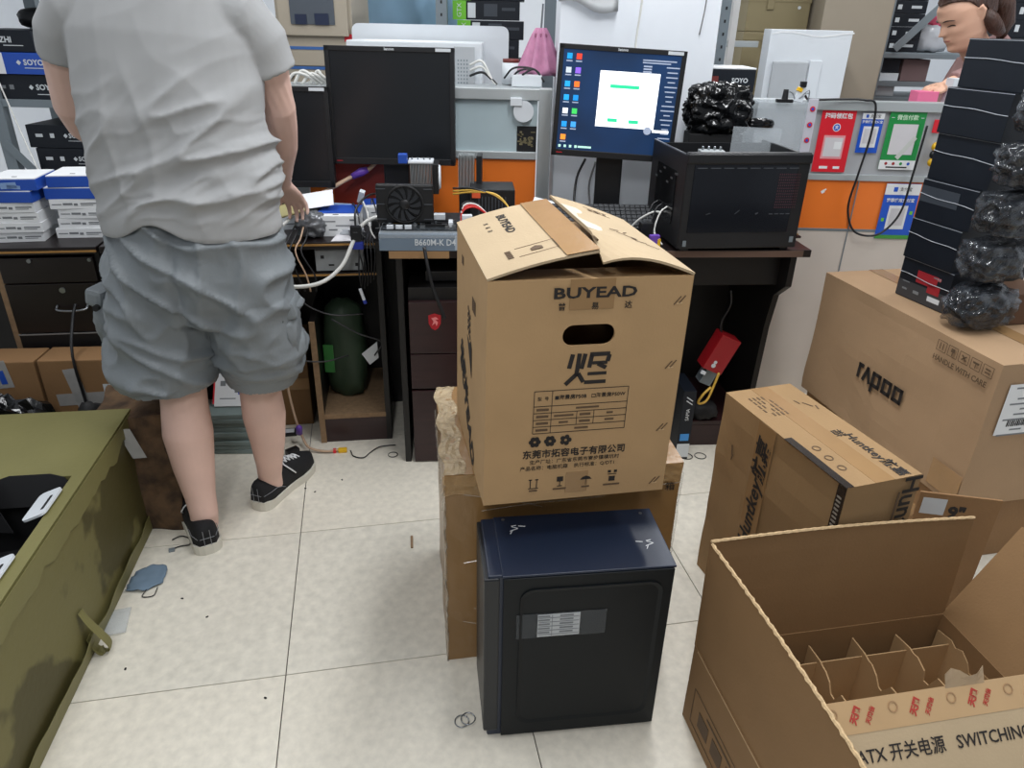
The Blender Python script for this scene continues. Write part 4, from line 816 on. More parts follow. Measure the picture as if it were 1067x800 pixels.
# ================================================================== MONITORS
def monitor(label, loc, rz, W, H, foot_z, tilt=0, roll=0, lit=False):
    """loc = centre bottom of the panel front; foot_z = desk height"""
    m = thing('monitor', label, 'monitor', (loc[0], loc[1], foot_z), rz)
    z = loc[2] - foot_z
    pn = bpy.data.objects.new('panel', None)
    bm = bmesh.new(); bbox(bm, (0, .022, H / 2), (W, .044, H), bev=.004); pan = fin('panel', bm, BLACK, m, (0, 0, z), (R(-tilt), R(roll), 0))
    bz = .017
    box('bezel', (W, .006, bz), BLACK, pan, (0, -.002, H - bz), bev=.0015); box('bezel', (W, .006, bz + .006), BLACK, pan, (0, -.002, 0), bev=.0015)
    for sx in (-1, 1): box('bezel', (bz, .006, H), BLACK, pan, (sx * (W / 2 - bz / 2), -.002, 0), bev=.0015)
    text('lenovo', .013, (0, -.0056, H - .0085), FR, WPRINT, pan, bold=.0004); rects('asset_label', [(W / 2 - .04, H - .0085, .055, .011)], FR, (0, -.0056, 0), WPRINT, pan); rects('red_line', [(-W / 2 + .03, .012, .022, .0022)], FR, (0, -.0056, 0), REDP, pan)
    sw, sh = W - 2 * bz, H - 2 * bz - .006; sx0, sz0 = -sw / 2, bz + .006
    if not lit: box('screen', (sw, .002, sh), SCRD, pan, (0, .0, bz + .006), bev=0)
    else:
        SB = bpy.data.materials.new('screen_blue'); SB.use_nodes = True; nt = SB.node_tree; b = nt.nodes['Principled BSDF']
        b.inputs['Base Color'].default_value = (.01, .02, .04, 1); b.inputs['Roughness'].default_value = .3
        tc = nt.nodes.new('ShaderNodeTexCoord'); gr = nt.nodes.new('ShaderNodeTexNoise'); gr.inputs['Scale'].default_value = 4; rp = nt.nodes.new('ShaderNodeValToRGB')
        rp.color_ramp.elements[0].position = .3; rp.color_ramp.elements[1].position = .7; rp.color_ramp.elements[0].color = (.003, .02, .07, 1); rp.color_ramp.elements[1].color = (.006, .06, .22, 1)
        nt.links.new(tc.outputs['Object'], gr.inputs['Vector']); nt.links.new(gr.outputs['Fac'], rp.inputs[0]); nt.links.new(rp.outputs[0], b.inputs['Emission Color']); b.inputs['Emission Strength'].default_value = .55
        sc = box('screen', (sw, .002, sh), SB, pan, (0, 0, bz + .006), bev=0)
        def em(n, c, s=.8): return mat(n, c, .4, emis=s, var=0)
        y = -.0016
        rects('window', [(.035, sh * .54, .215, .19)], FR, (0, y, 0), em('screen_white', (248, 252, 255), .95), sc)
        rects('progress_bar', [(.02, sh * .54 + .045, .105, .012)], FR, (0, y - .0008, 0), em('screen_green', (40, 196, 140)), sc); [rects('button', [bb], FR, (0, y - .0008, 0), em('screen_green', (40, 196, 140)), sc) for bb in ((-.012, .114, .036, .012), (.066, .112, .036, .012))]; rects('window_text', [(-.03, .185, .05, .003), (.07, .2, .04, .003)], FR, (0, y - .0008, 0), em('screen_pale', (170, 214, 200)), sc)
        cols = [(20, 140, 200), (220, 60, 40), (180, 190, 200), (130, 90, 220), (30, 150, 220), (240, 110, 40), (30, 150, 220), (20, 130, 200), (230, 235, 240), (60, 190, 90), (30, 140, 220), (60, 150, 230), (240, 140, 50)]
        for i, cc in enumerate(cols):
            xx = sx0 + .022 + .034 * (i % 2); zz_ = sh - .022 - .046 * (i // 2)
            rects('desktop_icon', [(xx, zz_, .019, .019)], FR, (0, y, 0), em('icon_%d_%d_%d' % cc, cc, .8), sc); rects('icon_caption', [(xx, zz_ - .016, .022, .004)], FR, (0, y, 0), em('screen_pale2', (150, 160, 180), .6), sc)
        g = []
        random.seed(3)
        for i in range(24):
            if random.random() < .75: g.append((sw / 2 - .14 + random.uniform(.02, .05) + .04, sh - .02 - .011 * i, random.uniform(.03, .1), .0035))
        rects('wallpaper_text', [(sw / 2 - .075, sh - .02, .12, .004), (sw / 2 - .085, sh - .028, .1, .004)] + [(sw / 2 - .115, sh - .04 - .009 * i, .03, .005) for i in range(4)] + [(sw / 2 - .025, sh - .04 - .016 * i, .05 * random.uniform(.4, 1), .004) for i in range(16)], FR, (0, y, 0), em('screen_pale2', (150, 160, 180), .6), sc)
        rects('taskbar_icon', [(sx0 + .012 + .02 * i, .012, .009, .009) for i in range(4)] + [(sx0 + .105, .012, .05, .007)], FR, (0, y, 0), em('screen_pale', (170, 214, 200)), sc)
        plate('round_logo', ring2d(.014), .0006, em('screen_pale2', (150, 160, 180), .6), sc, (sw / 2 - .088, y, .085), *FR); rects('logo_text', [(sw / 2 - .04, .085, .06, .009)], FR, (0, y, 0), em('screen_white', (248, 252, 255), .95), sc)
    box('neck', (.10, .035, max(.06, z + .12)), BLACK, m, (0, .075, 0), bev=.006); box('base', (.24, .15, .014), BLACK, m, (0, .095, 0), bev=.006); box('mount', (.16, .05, .16), BLACK, m, (0, .06, z + H * .3), bev=.01)
    return m
monitor('large switched-off black monitor in front of the glass partition', (-.468, 2.85, 1.034), 1, .466, .408, .8205, tilt=2)
monitor('switched-off black monitor half hidden behind the arm of the man', (-.90, 2.80, .95), 5, .42, .355, .8205, tilt=2)
monitor('black monitor with a lit blue desktop in front of the white pillar', (.352, 2.84, 1.076), -3, .452, .382, .8405, tilt=1, roll=2.2, lit=True)

# ================================================================== OPEN BLACK CASE ON THE RIGHT DESK
W, D, H = .425, .36, .322
c = thing('computer_case', 'open black computer case on the right desk with its lid removed', 'computer case', (.7325, 2.635, .8455), 8)
for sx in (-1, 1):
    for sy in (-1, 1): box('foot', (.03, .03, .012), BLACK, c, (sx * .18, sy * .15, -.006))
box('floor_plate', (W, D, .008), BLACK, c, (0, 0, .006)); box('back_plate', (W, .006, H - .03), BLACK, c, (0, D / 2 - .003, .01)); box('left_plate', (.006, D, H - .02), BLACK, c, (-W / 2 + .003, 0, .01)); box('right_plate', (.012, D, H - .02), BLACK, c, (W / 2 - .006, 0, .01))
fp = box('front_panel', (W - .004, .022, H - .006), BLACK, c, (0, -D / 2 + .008, .006), bev=.004)
GLS = mat('tinted_panel', (16, 19, 26), .12, var=.1)
box('tinted_window', (W - .07, .003, H - .10), GLS, fp, (-.008, -.012, .055), bev=.001); box('top_strip', (W, .03, .03), BLACK, c, (0, -D / 2 + .006, H - .034), bev=.004); rects('vent_line', [(-.16 + .045 * i, .268, .034, .003) for i in range(8)] + [(.10 + .02 * i, .118, .014, .003) for i in range(4)], FR, (0, -.0145, 0), mat('vent_grey', (66, 70, 76), .5), fp)
rects('mesh_field', [(.11 + .007 * i, .14 + .009 * j, .0035, .0045) for i in range(11) for j in range(13)], FR, (0, -.0145, 0), mat('mesh_red', (74, 42, 50), .5), fp)
rects('scratch', [(-.12, .12, .015, .002, .3), (-.02, .125, .02, .002, .7), (.05, .12, .01, .004, .5)], FR, (0, -.0145, 0), mat('vent_grey', (66, 70, 76), .5), fp)
rects('steel_tab', [(-.19, .02, .012, .02), (.19, .03, .014, .02)], FR, (0, -.015, 0), GREY, fp)
boxes('steel_edge', [((-W / 2 + .004, 0, H - .009), (.008, D, .003)), ((-W / 2 + .03, -D / 2 + .03, H - .009), (.05, .01, .003))], STEEL, c)
pb = box('drive_cage', (.085, .10, .03), ALU, c, (-.08, -.06, H - .045), (0, 0, R(-10)))
for i in range(4): box('standoff', (.008, .008, .012), STEEL, pb, (-.03 + .02 * i, .03, .03))
box('inner_plate', (.18, D - .02, .12), BLACKM, c, (.05, 0, .04)); bm = bmesh.new()
box('clear_side_sheet', (.17, .004, .10), CLEAR, c, (.15, D / 2 - .06, H - .06), (0, 0, R(-20)), bev=0)
for i in range(6): bbox(bm, (-W / 2 - .002, -.1 + .04 * i, .24 - .02 * (i % 3)), (.004, .02, .006), (0, 0, 0))
fin('side_fitting', bm, STEEL, c)['kind'] = 'stuff'; plate('side_window', rrect(.2, .18, .01), .002, BLACKG, c, (-W / 2 - .001, 0, .16), *LF)
for i in range(3): cable('wire', [(-W / 2 - .004, -.05 + .05 * i, .12), (-W / 2 - .03, -.06 + .05 * i, .10), (-W / 2 - .05, -.08 + .04 * i, .04), (-W / 2 - .03, -.12, .004)], .003, BLACK if i else CABW, c)

# ================================================================== RIGHT DESK ITEMS
DZ = .8405
k = thing('keyboard', 'black keyboard on the desk below the lit monitor', 'keyboard', (.33, 2.73, DZ + .034), 3, rot=(R(28), 0, R(3)))
box('base', (.40, .13, .018), BLACK, k, bev=.005); bm = bmesh.new()
bm.free(); bm = bmesh.new(); bbox(bm, (0, 0, .004), (.0165, .0165, .008), bev=.0015); km = bpy.data.meshes.new('key'); bm.to_mesh(km); bm.free(); km.materials.append(mat('key_black', (40, 42, 46), .5))
for r_ in range(6):
    for q in range(20): link('key', km, None, k, (-.187 + .0197 * q, -.05 + .0195 * r_, .017))
tag(plate('folded_paper', [(-.07, -.04), (.05, -.05), (.09, .02), (-.01, .07)], .001, WHITE, None, (.09, 2.78, .885), (1, .1, .18), (-.1, .75, .65)), 'creased white paper leaning behind the printed carton', 'paper')
q = thing('white_card', 'small white circuit card resting on the keyboard', 'card', (.37, 2.84, .876), 15); box('card', (.08, .035, .004), WPLAS, q, rot=(R(40), 0, 0)); rects('dots', [(-.02 + .015 * i, .005, .004, .006) for i in range(4)], TP, (0, 0.004, .01), BLACK, q)
q = thing('steel_bracket', 'small steel bracket beside the keyboard and the open case', 'bracket', (.47, 2.66, DZ), 20); boxes('bracket', [((0, 0, .003), (.09, .03, .003)), ((-.04, 0, .015), (.003, .03, .025)), ((.04, 0, .012), (.003, .03, .02))], STEEL, q)
tag(cable('white_wire', [(.42, 2.66, .86), (.45, 2.64, .90), (.49, 2.62, .93), (.515, 2.60, .935)], .004, CABW), 'white wire leading into the open black case', 'cable')
q = thing('snack_pouch', 'small purple and yellow packet on the desk left of the open case', 'packet', (.475, 2.46, DZ), 15); box('packet', (.035, .02, .05), PURPLE, q, bev=.004); box('yellow_side', (.012, .021, .035), YELLOW, q, (.014, -.001, .002), bev=.002)
tag(box('black_adapter', (.045, .03, .075), BLACK, loc=(.455, 2.53, DZ), rot=(0, 0, .2), bev=.004), 'black plastic adapter on the desk left of the open case', 'adapter')
tag(cable('cable', [(.24, 2.90, .845), (.23, 2.93, .90), (.24, 2.98, .98), (.27, 2.99, 1.05)], .005, BLACK), 'black cable rising behind the lit monitor', 'cable')
tag(cable('cable', [(.30, 2.97, .86), (.29, 2.98, .95), (.31, 2.98, 1.04)], .004, mat('grey_cable', (120, 120, 122), .5)), 'grey cable rising behind the lit monitor', 'cable')
for i in range(5): tag(cable('cable', [(.20 + .05 * i, 2.62, .846), (.25 + .04 * i, 2.57 + .03 * i, .862), (.33 + .03 * i, 2.60, .850), (.40, 2.56 + .02 * i, .856)], .004, BLACK), 'black cable tangled on the desk in front of the keyboard', 'cable', 'cables tangled before the keyboard')
b = thing('board_pile', 'thin stack of boards sticking out at the right end of the desk', 'boards', (.985, 2.74, DZ), 8); box('board', (.1, .2, .008), WOODR, b); box('board', (.09, .18, .006), mat('brown_edge', (150, 116, 78), .6), b, (.0, 0, .0085)); box('board', (.08, .15, .012), mat('dull_red', (110, 44, 40), .5), b, (-.005, .0, .015))

# motherboard test bench on a slate box
b = thing('motherboard_box', 'slate blue motherboard box printed B660M-K D4 on the desk', 'box', (-.325, 2.50, DZ), 4)
box('body', (.27, .26, .055), SLATE, b, bev=.001); text('B660M-K D4', .030, (.05, -.1312, .028), FR, WPRINT, b, bold=.0004, sx=.85); box('film', (.27, .262, .02), CLEAR, b, (0, -.001, .042), bev=.004); rects('pale_patch', [(.125, .028, .02, .05)], FR, (0, -.1306, 0), mat('slate_pale', (160, 172, 184), .5), b)
mz = DZ + .0635
mb = thing('motherboard', 'bare motherboard with tower cooler on the slate box', 'motherboard', (-.325, 2.51, mz), 4)
box('board', (.26, .24, .003), PCB, mb, bev=0)
boxes('slots', [((-.04 + .012 * i, .06, .008), (.006, .12, .012)) for i in range(4)] + [((.05, -.02 - .03 * i, .006), (.1, .008, .01)) for i in range(3)], BLACK, mb)
boxes('chips', [((random.uniform(-.12, .12), random.uniform(-.11, -.03), .007), (random.uniform(.006, .02), random.uniform(.006, .014), random.uniform(.006, .016))) for i in range(26)], STEEL, mb)
boxes('white_sockets', [((-.10 + .03 * i, -.108, .008), (.022, .012, .012)) for i in range(3)] + [((.10, -.06, .01), (.014, .05, .014)), ((.06, .02, .012), (.04, .03, .02))], WPLAS, mb)
cz = .06
bm = bmesh.new()
for i in range(14): bbox(bm, (.02 + .0, .03, .12 - .0048 * 7 + .0 + i * .0), (.0001, .0001, .0001)) if False else None
for i in range(16): bbox(bm, (-.035 + .0048 * i, .06, .135), (.0015, .06, .11))
fin('heatsink_fins', bm, ALU, mb)
for i in range(4): cyl('heat_pipe', (-.03 + .02 * i, .06, .005), (-.03 + .02 * i, .06, .205), .003, STEEL, mb, n=8)
box('cooler_cap', (.085, .07, .008), WPLAS, mb, (0, .06, .19)); box('blue_clip', (.03, .03, .03), BLUE, mb, (-.06, .04, .19))
bk = box('cooler_shroud', (.02, .085, .10), BLACK, mb, (.05, .06, .09)); lathe('fan_ring', [(.038, 0), (.042, .004), (.042, .012), (.038, .016)], WPLAS, bk, (.0, 0, .05), (0, R(90), 0), 20)
# graphics card with fan facing the viewer
g = thing('graphics_card', 'short black graphics card with a single fan standing on the motherboard', 'graphics card', (-.372, 2.44, mz + .006), 3)
bm = bmesh.new(); bbox(bm, (0, .015, .068), (.19, .026, .128), bev=.006); fin('shroud', bm, BLACK, g)
lathe('fan_frame', [(.064, 0), (.064, .008), (.058, .010), (.058, 0)], BLACKM, g, (0, .002, .068), (R(90), 0, 0), 28); plate('fan_well', ring2d(.057, 28), .0015, BLACKG, g, (0, .001, .068), *FR)
for i in range(11):
    a_ = 2 * math.pi * i / 11; P = []
    for rr in (.016, .03, .044, .055): P.append((rr * math.cos(a_ + rr * 9), rr * math.sin(a_ + rr * 9)))
    for rr in (.055, .044, .03, .016): P.append((rr * math.cos(a_ + rr * 9 + .34), rr * math.sin(a_ + rr * 9 + .34)))
    plate('blade', P, .002, mat('fan_blade', (38, 40, 44), .3), g, (0, -.003, .068), (1, 0, .0), (0, 0.06, 1))
lathe('hub', [(.018, 0), (.018, .006), (.014, .009)], BLACK, g, (0, -.001, .068), (R(90), 0, 0), 18)
boxes('corner_line', [((sx * .078, .0, .068 + sz * .05), (.03, .003, .003)) for sx in (-1, 1) for sz in (-1, 0, 1)], mat('vent_grey', (66, 70, 76), .5), g); box('edge_connector', (.09, .002, .012), mat('gold', (150, 120, 50), .4), g, (0, .02, -.004))
for i in range(3):
    tag(cable('power_lead', [(-.22, 2.56, .99 + .01 * i), (-.15, 2.53, 1.005 + .006 * i), (-.07, 2.52, 1.0 - .004 * i), (-.02, 2.50, .95), (.0, 2.48, .88)], .0035, (CABY, CABY, BLACK)[i]), ('yellow power lead arching right of the motherboard' if i < 2 else 'black power lead arching right of the motherboard'), 'cable', 'power leads by the motherboard' if i < 2 else None)
for i in range(4):
    tag(cable('power_lead', [(-.185, 2.44 + .01 * i, .91), (-.18, 2.46, .955 + .008 * i), (-.14, 2.48 + .02 * i, .965), (-.09, 2.50, .93), (-.03, 2.50, .90 - .005 * i), (.03, 2.53, .86)], .0035, (CABR, CABR, CABW, BLACK)[i]), ['red power lead plugged into the motherboard, front one', 'red power lead plugged into the motherboard, rear one', 'white power lead beside the red leads at the motherboard', 'black power lead beside the red leads at the motherboard'][i], 'cable')
b = thing('plug_block', 'white plug block on the right side of the motherboard', 'plug', (-.165, 2.45, mz + .012), 10); box('block', (.035, .02, .03), WPLAS, b); box('red_block', (.03, .018, .012), CABR, b, (.04, 0, 0))
c = thing('power_supply', 'black power supply unit behind the motherboard', 'power supply', (-.09, 2.72, DZ), 4); box('body', (.16, .15, .15), BLACK, c, bev=.003); rects('grille', [(-.05 + .012 * i, .075, .004, .1) for i in range(9)], FR, (0, -.0765, 0), mat('vent_grey', (66, 70, 76), .5), c); box('label', (.03, .002, .02), mat('orange_label', (220, 90, 50), .5), c, (-.06, -.077, .12))
bm = bmesh.new()
for i in range(12): bbox(bm, (-.03 + .005 * i, 0, .06), (.0015, .06, .12))
c = thing('tower_cooler', 'spare finned tower cooler behind the motherboard', 'cooler', (-.185, 2.78, DZ), 0); fin('fins', bm, ALU, c, (0, 0, .13)); box('base', (.06, .05, .13), BLACK, c); box('fan', (.02, .07, .12), BLACK, c, (.045, 0, .13), bev=.003)
tag(cable('cable', [(-.30, 2.35, .86), (-.288, 2.33, .80), (-.27, 2.325, .72), (-.245, 2.325, .65), (-.235, 2.325, .62)], .006, BLACK), 'black flat cable hanging over the desk edge in front of the drawers', 'cable')

# left desk clutter between the man and the motherboard
LZ = .8205
b = thing('opened_box', 'flat white and blue printed box on the desk beside the adapter', 'box', (-.645, 2.67, LZ), 6); box('body', (.145, .15, .075), WHITE, b); box('blue_lid', (.15, .12, .004), BLUE, b, (0, .02, .076), bev=0); rects('print', [(-.03, .055, .04, .004), (.02, .04, .06, .004), (-.02, .025, .03, .005), (.05, .06, .02, .006)], FR, (0, -.0756, 0), GPRINT, b); rects('slot', [(-.01, -.055, .02, .008)], TP, (0, 0, .0755), INK, b)
b = thing('opened_box', 'second white and blue box behind the graphics card', 'box', (-.52, 2.84, LZ), 20); box('body', (.14, .13, .07), WHITE, b); box('blue_lid', (.14, .09, .004), BLUE, b, (0, .02, .071), bev=0); rects('print', [(-.03, .05, .05, .004), (.02, .03, .04, .004)], FR, (0, -.0656, 0), GPRINT, b)
tag(box('white_sheet', (.14, .09, .002), WHITE, loc=(-.74, 2.68, .93), rot=(R(25), R(-8), R(10)), bev=0), 'tilted white sheet beside the hand of the man', 'sheet')
tag(box('sheet_holder', (.11, .06, .095), mat('grey_card', (96, 98, 102), .6), loc=(-.75, 2.72, LZ), rot=(0, 0, R(9)), bev=.003), 'grey carton holding up the white sheet', 'carton')
tag(blob('foil_bag', (-.735, 2.60, .862), (.055, .05, .045), mat('foil_bag', (120, 122, 126), .2, metal=.4, var=.2, bump=.5, bs=40), None, .35, 3, 4, 11, flat=-.9), 'crumpled silver antistatic bag beside the white and blue box', 'bag')
tag(plate('paper_scrap', [(-.05, -.03), (.05, -.03), (.055, .03), (-.03, .035)], .001, mat('pale_grey', (206, 204, 208), .5), None, (-.61, 2.565, .824), (1, .2, 0), (-.2, 1, .1)), 'pale paper scrap at the front of the desk', 'paper')
q = thing('display_adapter', 'black video adapter with blue plug hanging over the desk edge', 'adapter', (-.552, 2.485, .82)); box('body', (.036, .02, .05), BLACK, q, (0, 0, .02), bev=.003); box('plug', (.038, .016, .026), mat('vga_blue', (34, 52, 150), .45), q, (.004, 0, -.012), bev=.003)
for sx in (-1, 1): cyl('screw', (.004 + sx * .015, 0, -.03), (.004 + sx * .015, 0, -.01), .003, STEEL, q, n=8)
text('lenovo', .006, (0, -.0108, .05), FR, GPRINT, q)
cable('lead', [(0, 0, .068), (.0, .03, .12), (.03, .12, .15), (.08, .3, .12)], .004, BLACK, q)
tag(cable('cable', [(-.42, 2.62, .90), (-.50, 2.54, .905), (-.545, 2.50, .875), (-.565, 2.475, .83), (-.60, 2.43, .76), (-.67, 2.38, .715), (-.78, 2.36, .71), (-.88, 2.4, .74)], .007, CABW, k=8), 'thick white cable looping down over the yellow desk edge', 'cable')
tag(cable('cable', [(-.79, 2.60, .90), (-.81, 2.52, .88), (-.85, 2.47, .85), (-.86, 2.46, .80)], .006, CABW), 'white cable curling under the hand of the man', 'cable')
for i in range(5): tag(cable('cable', [(-.50 - .012 * i, 2.58, .84), (-.50 - .01 * i, 2.51, .826), (-.49 - .014 * i, 2.485, .80), (-.495 - .01 * i, 2.48, .74), (-.50 - .012 * i, 2.48, .70 - .012 * i)], .0028, BLACK), 'thin black lead hanging over the desk edge beside the blue plug', 'cable', 'thin leads beside the blue plug')
for i in range(4): tag(cable('cable', [(-.78 + .012 * i, 2.60, .88), (-.79 + .02 * i, 2.50, .84), (-.80 + .02 * i, 2.455, .80), (-.79 + .03 * i, 2.45, .72), (-.76 + .02 * i, 2.45, .66)], .003, (BLACK, BLACK, CABT, BLACK)[i]), ('thin black lead dropping behind the hand of the man' if i != 2 else 'thin tan lead dropping behind the hand of the man'), 'cable', 'thin leads behind the hand' if i != 2 else None)
q = thing('usb_lead', 'thin lead with a white metal plug hanging below the blue video plug', 'cable', (0, 0, 0)); cable('wire', [(-.545, 2.485, .80), (-.548, 2.47, .74), (-.543, 2.465, .68)], .003, BLACK, q); box('plug', (.011, .006, .045), WPLAS, q, (-.535, 2.462, .628), (0, R(-16), 0)); box('blue_tip', (.012, .007, .014), mat('vga_blue', (34, 52, 150), .45), q, (-.531, 2.461, .615), (0, R(-16), 0))
q = thing('network_cable', 'tan cable with purple sleeve lying behind the white sheet', 'cable', (0, 0, 0)); cable('wire', [(-.80, 2.80, .90), (-.70, 2.83, .95), (-.64, 2.86, .98), (-.57, 2.88, 1.01), (-.52, 2.92, 1.06)], .008, CABT, q); bm = bmesh.new(); bsweep(bm, [(-.635, 2.862, .983), (-.60, 2.872, 1.0), (-.575, 2.878, 1.008)], [.011, .016, .012], 10); fin('purple_sleeve', bm, PURPLE, q, smooth=True); box('white_plug', (.02, .02, .05), WPLAS, q, (-.60, 2.81, .90), (R(20), R(20), 0))
tag(blob('cable_tangle', (-.42, 2.80, .86), (.08, .06, .045), BLACKM, None, .35, 4, 3, 21, flat=-.85), 'dark tangle of leads behind the graphics card', 'cables')

# more loose parts around the test bench
for i, (x, y, z, s_, rz, m_, lb_) in enumerate([(-.83, 2.72, LZ, (.12, .09, .045), 14, WPLAS, 'low white box behind the hand of the man'), (-.57, 2.585, LZ, (.05, .04, .022), 25, mat('grey_card', (96, 98, 102), .6), 'small grey block before the white and blue box'), (-.71, 2.80, LZ, (.13, .10, .06), -8, mat('pale_blue_card', (150, 172, 204), .6), 'pale blue box behind the white and blue box'), (-.50, 2.66, LZ, (.06, .05, .05), 12, BLACK, 'small black block between the white box and the graphics card')]):
    b = thing('parts_box', lb_, 'box', (x, y, z), rz); box('body', s_, m_, b); box('lid', (s_[0] + .002, s_[1] + .002, .004), m_, b, (0, 0, s_[2])); rects('print', [(0, s_[2] * .5, s_[0] * .6, .004)], FR, (0, -s_[1] / 2 - .0008, 0), GPRINT, b)
tag(blob('bubble_bag', (-.60, 2.62, .835), (.05, .03, .02), mat('milky_plastic', (190, 194, 200), .2, bump=.4, bs=30), None, .25, 3, 3, 51, flat=-.7), 'crumpled milky plastic bag before the white and blue box', 'bag')
for i in range(6):
    x0 = -.62 + .035 * i
    tag(cable('cable', [(x0, 2.78, .90), (x0 + .02, 2.70, .915 + .01 * (i % 3)), (x0 + .05, 2.62, .90), (x0 + .07, 2.56, .85 + .006 * i), (x0 + .09, 2.53, .835)], .003, (BLACK, CABW, BLACK, CABT, BLACK, CABW)[i]), ['leftmost black lead draped over the white and blue box', 'leftmost white lead draped beside the graphics card', 'middle black lead draped beside the graphics card', 'tan lead draped beside the graphics card', 'rightmost black lead draped beside the graphics card', 'rightmost white lead draped beside the graphics card'][i], 'cable')
# things in the right desk bay
p = thing('power_supply', 'red power supply box hanging tilted in the right desk bay', 'power supply', (.80, 2.60, .40), 0, rot=(0, R(24), R(6))); box('body', (.085, .07, .15), RED, p, (0, 0, -.075), bev=.002); box('silver_side', (.05, .05, .07), GREY, p, (.02, .02, -.142)); plate('emblem', ring2d(.009, 10), .001, WPRINT, p, (-.008, -.036, -.05), *FR); plate('emblem', ring2d(.007, 10), .001, WPRINT, p, (-.008, -.036, -.035), *FR); box('white_clip', (.02, .01, .014), WPLAS, p, (-.03, -.036, -.098))
tag(cable('cable', [(.80, 2.555, .33), (.785, 2.55, .27), (.76, 2.53, .22), (.73, 2.53, .21), (.74, 2.52, .25), (.77, 2.53, .28)], .005, CABY), 'yellow wires dangling below the red power supply', 'cable'); tag(cable('cable', [(.80, 2.57, .66), (.81, 2.58, .6), (.79, 2.59, .53), (.80, 2.6, .47)], .004, BLACK), 'black cable holding the red power supply', 'cable')
b = thing('memory_box', 'black and blue product box beside the wrapped carton in the desk bay', 'box', (.665, 2.53, 0), 6); box('body', (.05, .16, .30), BLKBOX, b); box('blue_label', (.035, .002, .03), mat('cyan_label', (60, 140, 210), .5), b, (0, -.081, .085)); box('white_label', (.05, .002, .06), WPRINT, b, (0, -.081, .01)); text('SAMA', .02, (.0, -.082, .20), ((0, 0, 1), (-1, 0, 0)), WPRINT, b); box('stripes', (.03, .002, .004), WPRINT, b, (0, -.081, .265), (0, R(35), 0)); box('stripes', (.03, .002, .004), WPRINT, b, (0, -.081, .25), (0, R(35), 0))
tag(blob('cable_heap', (.77, 2.60, .145), (.06, .05, .035), BLACKM, None, .35, 4, 3, 31, flat=-.85), 'dark heap of cables on the base board of the right desk bay', 'cables')

# ================================================================== BEHIND THE PARTITIONS
c = thing('glass_cabinet', 'beige metal cabinet with a glazed door behind the monitors', 'cabinet', (-.895, 3.72, 0)); box('body', (.33, .4, 2.0), BEIGE, c, bev=.004)
dr = box('door', (.30, .02, .9), BEIGE, c, (0, -.208, 1.455), bev=.004); box('glass', (.19, .004, .8), mat('dark_glass', (86, 92, 100), .12, var=.05), dr, (.0, -.012, .045), bev=0); boxes('shelf_goods', [((-.05, 0, .064), (.05, .004, .04)), ((.04, 0, .066), (.06, .004, .045))], mat('dim_navy', (30, 40, 66), .5), dr, (0, -.0145, 0)); box('red_label', (.035, .002, .03), REDP, c, (.145, -.202, 1.435))
for z in (1.335, 1.255):
    t_ = box('drawer_front', (.31, .02, .075), BEIGE, c, (0, -.205, z), bev=.003); box('blue_stripe', (.30, .002, .012), mat('blue_stripe', (60, 100, 160), .5), t_, (0, -.011, .066), bev=0); cyl('knob', (-.115, -.024, .04), (-.115, -.01, .04), .009, BLACK, t_)
q = thing('white_pc_case', 'white computer case with vented side standing behind the large dark monitor', 'computer case', (-.43, 3.36, 0)); box('body', (.56, .3, .0001), WPLAS, q, (0, 0, 1.0)); 
bm = bmesh.new(); bbox(bm, (.0, 0, 1.27), (.55, .22, .36), bev=.006); fin('shell', bm, WPLAS, q); box('vented_side', (.085, .012, .16), mat('vent_panel', (176, 180, 184), .4), q, (.205, -.116, 1.275)); rects('vent_slot', [(.18 + .012 * i, 1.30 + .014 * j, .006, .007) for i in range(4) for j in range(7)], FR, (0, -.1225, 0), GREY, q)
q = thing('foam_sheet', 'large white plastic panel standing behind the glass partition', 'panel', (-.39, 3.53, 0)); plate('panel', rrect(.68, .62, .03), .03, WPLAS, q, (0, 0, 1.20), *FR); box('foot_frame', (.6, .03, .95), BEIGE, q, (0, -.01, 0))
q = thing('cable_pile', 'white cables piled on top behind the left monitor', 'cables', (-.80, 3.0, 1.30)); [cable('loop', [(-.09 + .03 * i, 0, 0), (-.06 + .03 * i, .01, .035 + .01 * (i % 2)), (-.01 + .02 * i, 0, .03), (.03 + .02 * i, .01, .0)], .006, CABW, q) for i in range(4)]; box('tray', (.2, .08, .01), ALU, q, (0, .0, -.012))
for i in range(3): tag(cable('cable', [(-.20, 3.2, 1.33 + .02 * i), (-.15, 3.18, 1.345 + .02 * i), (-.11, 3.17, 1.32), (-.09, 3.16, 1.302)], .005, BLACK if i == 0 else CABW), ('black cable leaving the white computer case' if i == 0 else 'white cable leaving the white computer case'), 'cable', None if i == 0 else 'white cables at the case')
c = thing('metal_shelf', 'grey punched metal shelf holding the green boxes', 'shelf', (-.13, 3.62, 0))
for x in (-.22, .26): box('upright', (.05, .04, 2.0), GREY, c, (x, 0, 0))
rects('punch_hole', [(-.22, 1.45 + .05 * i, .008, .012) for i in range(5)], FR, (0, -.021, 0), BLACK, c)
for z in (1.2, 1.75): box('board', (.5, .3, .02), GREY, c, (0.02, .17, z))
